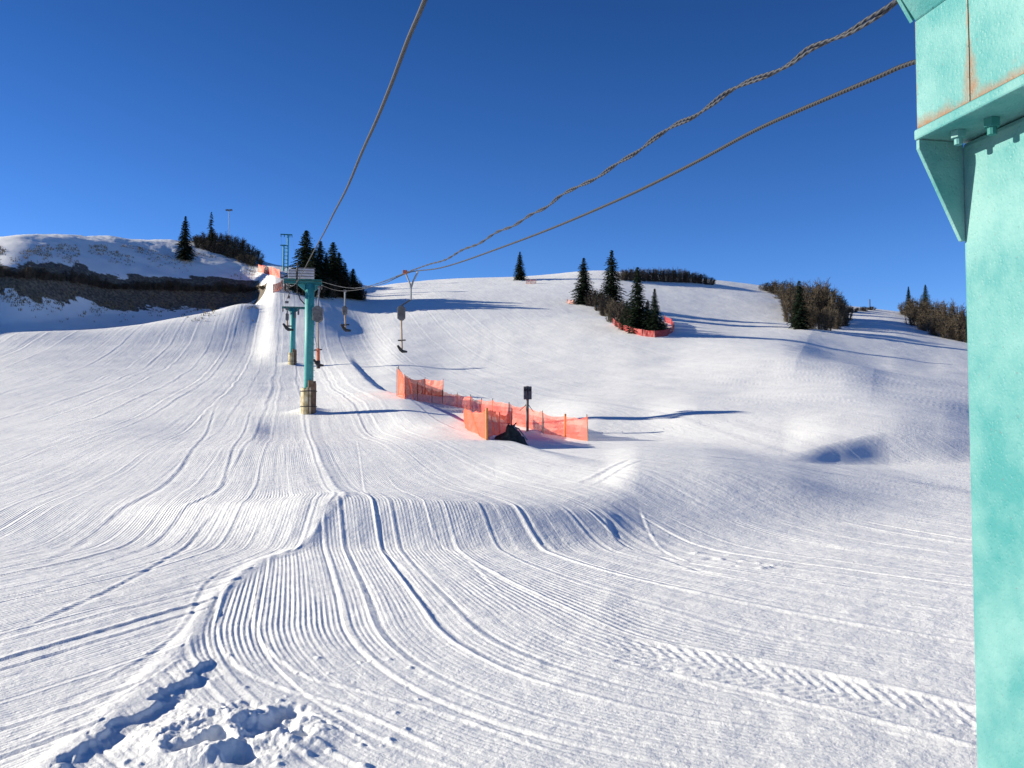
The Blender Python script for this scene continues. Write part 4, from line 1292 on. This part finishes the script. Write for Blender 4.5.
def shrub_mesh(seed, n_st=30, H=1.0, W=0.6, twigs=40, rt=0.008, droop=0.0):
    r_ = random.Random(seed)
    stm = MB(); tw = MB()

    def stick(mb_, a, b, r0, r1):
        d = (b - a).normalized(); s_ = d.cross(Vector((0.3, 0.5, 0.8))).normalized(); t_ = d.cross(s_)
        vs = []
        for p, rr in ((a, r0), (b, r1)):
            for k in range(3):
                an = k * 2.094
                vs.append(p + (s_ * math.cos(an) + t_ * math.sin(an)) * rr)
        mb_.add(vs, [(0, 1, 4, 3), (1, 2, 5, 4), (2, 0, 3, 5)])
    for k in range(n_st):
        a_ = r_.random() * 6.28; sp_ = r_.random() ** 0.5 * W
        top = Vector((math.cos(a_) * sp_, math.sin(a_) * sp_, H * (1 - 0.55 * (sp_ / W) ** 2) * r_.uniform(0.80, 0.93)))
        b0 = Vector((math.cos(a_) * sp_ * 0.7, math.sin(a_) * sp_ * 0.7, -0.05))
        mid = b0.lerp(top, 0.5) + Vector((r_.uniform(-.05, .05), r_.uniform(-.05, .05), 0.04))
        stick(stm, b0, mid, 0.014, 0.010); stick(stm, mid, top, 0.010, 0.004)
        for q_ in range(twigs):
            t_ = r_.uniform(0.02, 1.0)
            p = b0.lerp(mid, t_ * 2) if t_ < 0.5 else mid.lerp(top, t_ * 2 - 1)
            d = Vector((r_.gauss(0, 1) + math.cos(a_) * 0.7, r_.gauss(0, 1) + math.sin(a_) * 0.7, abs(r_.gauss(0.7, 0.7)))).normalized()
            ln = r_.uniform(0.08, 0.26)
            e_ = p + d * ln
            stick(tw, p, e_, rt, rt * 0.4)
            if r_.random() < 0.6:
                d2 = (d + Vector((r_.gauss(0, .6), r_.gauss(0, .6), r_.gauss(0, .5)))).normalized()
                stick(tw, p.lerp(e_, 0.5), p.lerp(e_, 0.5) + d2 * ln * 0.6, rt * 0.8, rt * 0.3)
    return stm, tw


SHR = []
for sd_ in range(5):
    for mt_ in ('twig', 'twig_dark'):
        a_, b_ = shrub_mesh(100 + sd_)
        sm = a_.build('stems', M['bark']); tm = b_.build('twigs', M[mt_])
        SHR.append((sm.data, tm.data)); bpy.data.objects.remove(sm); bpy.data.objects.remove(tm)


def shrub(P, hh, ww, label, group, dark=0, name='bare_shrub'):
    o = empty(name, Vector((P.x, P.y, ground(P.x, P.y) - 0.05)), label, 'shrub', group, random.uniform(0, 6.28))
    o.scale = (ww, ww, hh)
    for nm, d in zip(('stems', 'twigs'), SHR[2 * random.randrange(5) + dark]):
        c = bpy.data.objects.new(nm, d); COL.objects.link(c); c.parent = o
    return o


def clump(pts, label, group, dark=0, rmin=80, jit=1.0):
    """pts: (x, y_base, height px, width px)"""
    for i_, (x, yb, hp, wp) in enumerate(sorted(pts)):
        n_ = i_ + 1
        sfx = 'th' if 10 <= n_ % 100 <= 20 else {1: 'st', 2: 'nd', 3: 'rd'}.get(n_ % 10, 'th')
        which = 'leftmost ' if i_ == 0 else ('rightmost ' if n_ == len(pts) else '%d%s from the left, ' % (n_, sfx))
        P = px(x, yb, rmin, 235)
        u_ = P.y / F
        shrub(P, hp * u_, max(wp * 1.05, hp * 0.6) * u_, which + label, group, dark if dark < 2 else random.randrange(2))


R_ = random.Random(5)
# brown bushes on the left ridge top
tops = [(200, 240), (208, 236), (216, 236), (224, 237), (232, 239), (240, 242), (248, 247), (255, 254)]
for lab, dyb in (('brown bush in the thicket on the left ridge top', 0),):
    pts = []
    for x, yt in tops:
        yb = 243 + (x - 200) * 0.32
        pts.append((x, yb, yb - yt + 6, 15)); pts.append((x + R_.uniform(-3, 3), yb + 5, 12, 13))
    clump(pts, lab, 'bare bushes on the left ridge top', 0, 120)
# dark band of brush on the shaded gully face
pts = []
for k in range(26):
    x = -8 + k * 10.6 + R_.uniform(-2, 2)
    yt = np.interp(x, [0, 50, 80, 100, 150, 200, 250, 270], [263, 266, 270, 279, 279, 278, 283, 286])
    yb = np.interp(x, [0, 50, 100, 200, 240, 262], [287, 292, 296, 301, 300, 290])
    _ = R_.random(); pts.append((x + 5, yb - (yb - yt) * 0.45, (yb - yt) * R_.uniform(0.3, 0.6), 12))
clump(pts, 'dark bush in the brush band across the shaded gully', 'dark brush across the gully face', 2, 100)
# round the clump behind the middle tower
pts = [(300, 292, 26, 13), (309, 296, 20, 14), (318, 297, 18, 13), (330, 297, 22, 14), (340, 297, 26, 14), (349, 297, 26, 13), (356, 298, 20, 12), (362, 299, 11, 9)]
clump(pts, 'leafless bush under the spruces behind the middle tower', 'bushes under the clump behind the middle tower', 1)
# around the right-hand spruces
pts = [(592, 306, 18, 11), (600, 311, 22, 12), (606, 316, 24, 12), (614, 322, 28, 13), (622, 327, 30, 13), (632, 331, 30, 13), (645, 333, 24, 13), (657, 334, 22, 12), (664, 334, 14, 9), (598, 304, 16, 12)]
clump(pts, 'grey-brown bush among the tall spruces on the right hill', 'bushes round the right hill spruces', 2)
# hedgerow on the skyline
pts = []
for k in range(15):
    x = 622 + k * 6.2
    yt = np.interp(x, [622, 640, 680, 700, 712], [269, 267, 268, 272, 279]); yb = np.interp(x, [622, 700, 712], [280, 283, 285])
    pts.append((x, yb, yb - yt + 1, 11))
clump(pts, 'low dark bush in the row along the right skyline', 'dark bushes along the skyline', 1, 120)
# big round clump
pts = [(766, 291, 10, 12), (775, 294, 15, 14), (783, 300, 22, 15), (790, 308, 30, 16), (797, 314, 36, 17), (806, 318, 40, 18), (815, 322, 44, 18), (824, 324, 44, 18), (832, 325, 40, 18), (839, 324, 32, 16), (845, 320, 20, 12), (790, 322, 28, 14), (800, 328, 26, 14), (812, 329, 26, 15), (824, 330, 26, 15), (835, 329, 24, 14), (843, 326, 16, 10), (808, 314, 36, 16), (820, 316, 38, 16)]
clump(pts, 'brown bush in the big rounded clump on the right', 'brown bushes in the big rounded clump', 0)
pts = [(852, 312, 6, 11), (862, 311, 5, 12), (871, 310, 4, 9)]
clump(pts, 'very low dark skyline bush beside the big rounded clump', 'low bushes beside the big rounded clump', 1, 120)
pts = [(906, 315, 16, 13), (912, 318, 22, 15), (920, 322, 26, 16), (929, 325, 30, 17), (938, 329, 32, 18), (947, 333, 34, 18), (956, 336, 36, 18), (965, 339, 36, 18), (974, 340, 36, 18), (984, 342, 34, 18), (915, 326, 20, 14), (926, 331, 22, 15), (938, 336, 24, 15), (950, 339, 24, 15), (960, 341, 24, 15), (970, 343, 24, 15), (995, 344, 34, 18)]
clump(pts, 'brown bush in the rightmost clump by the big tower', 'brown bushes in the rightmost clump', 0)

# far poles
def thin_pole(x, yb, yt, label, cat, head, m_='pole', rmin=120, r=0.07):
    P = px(x, yb, rmin, 240); u_ = P.y / F; hh = (yb - yt) * u_
    o = empty('light_pole', P, label, cat)
    mb = MB(); mb.tube([(0, 0, -0.5), (0, 0, hh)], r, 7); mb.build('pole', M[m_], o)
    for dx_, dz_ in head:
        mb = MB(); mb.box((dx_, 0, hh + dz_), (0.55, 0.3, 0.28)); mb.build('lamp_head', M['greybox'], o)
        mb = MB(); mb.tube([(0, 0, hh - 0.25), (dx_, 0, hh + dz_)], r * 0.7, 5); mb.build('bracket', M[m_], o)
    return o


thin_pole(228.5, 246, 209, 'pale floodlight pole rising behind the brown bushes on the left ridge', 'light pole', [(-0.35, 0.05), (0.35, 0.05)], 'pole_pale')
thin_pole(870, 310, 299, 'small dark pole on the skyline between the two brown clumps', 'marker pole', [], 'stake_dark', r=0.09)

# dry grass poking through the thin snow on the ridge and along the gully
gm = MB()
rg = random.Random(11)
for k in range(2600):
    x = rg.uniform(-10, 258)
    zone = rg.random()
    yt = np.interp(x, [0, 80, 160, 258], [243, 243, 244, 262])
    if zone < 0.5: y = yt + 2 + abs(rg.gauss(0, 10))
    else: y = np.interp(x, [0, 100, 200, 262], [292, 300, 304, 296]) + rg.gauss(4, 7)
    if vnoise(np.array([x / 14.0]), np.array([y / 9.0]), 5)[0] < -0.02: continue
    P = px(x, min(y, 322), 85, 200)
    for b_ in range(4):
        a_ = rg.random() * 6.28; hh_ = rg.uniform(0.15, 0.45); rr_ = 0.05
        q = Vector((P.x + rg.uniform(-.2, .2), P.y + rg.uniform(-.2, .2), P.z - 0.05))
        tip = q + Vector((math.cos(a_) * 0.18, math.sin(a_) * 0.18, hh_))
        s1 = Vector((-math.sin(a_), math.cos(a_), 0)) * rr_
        gm.add([q - s1, q + s1, tip], [(0, 1, 2)])
gro = gm.build('dry_grass', M['grass'])
tag(gro, 'dry brown grass poking through thin snow on the left ridge and gully', 'grass', None, 'stuff')
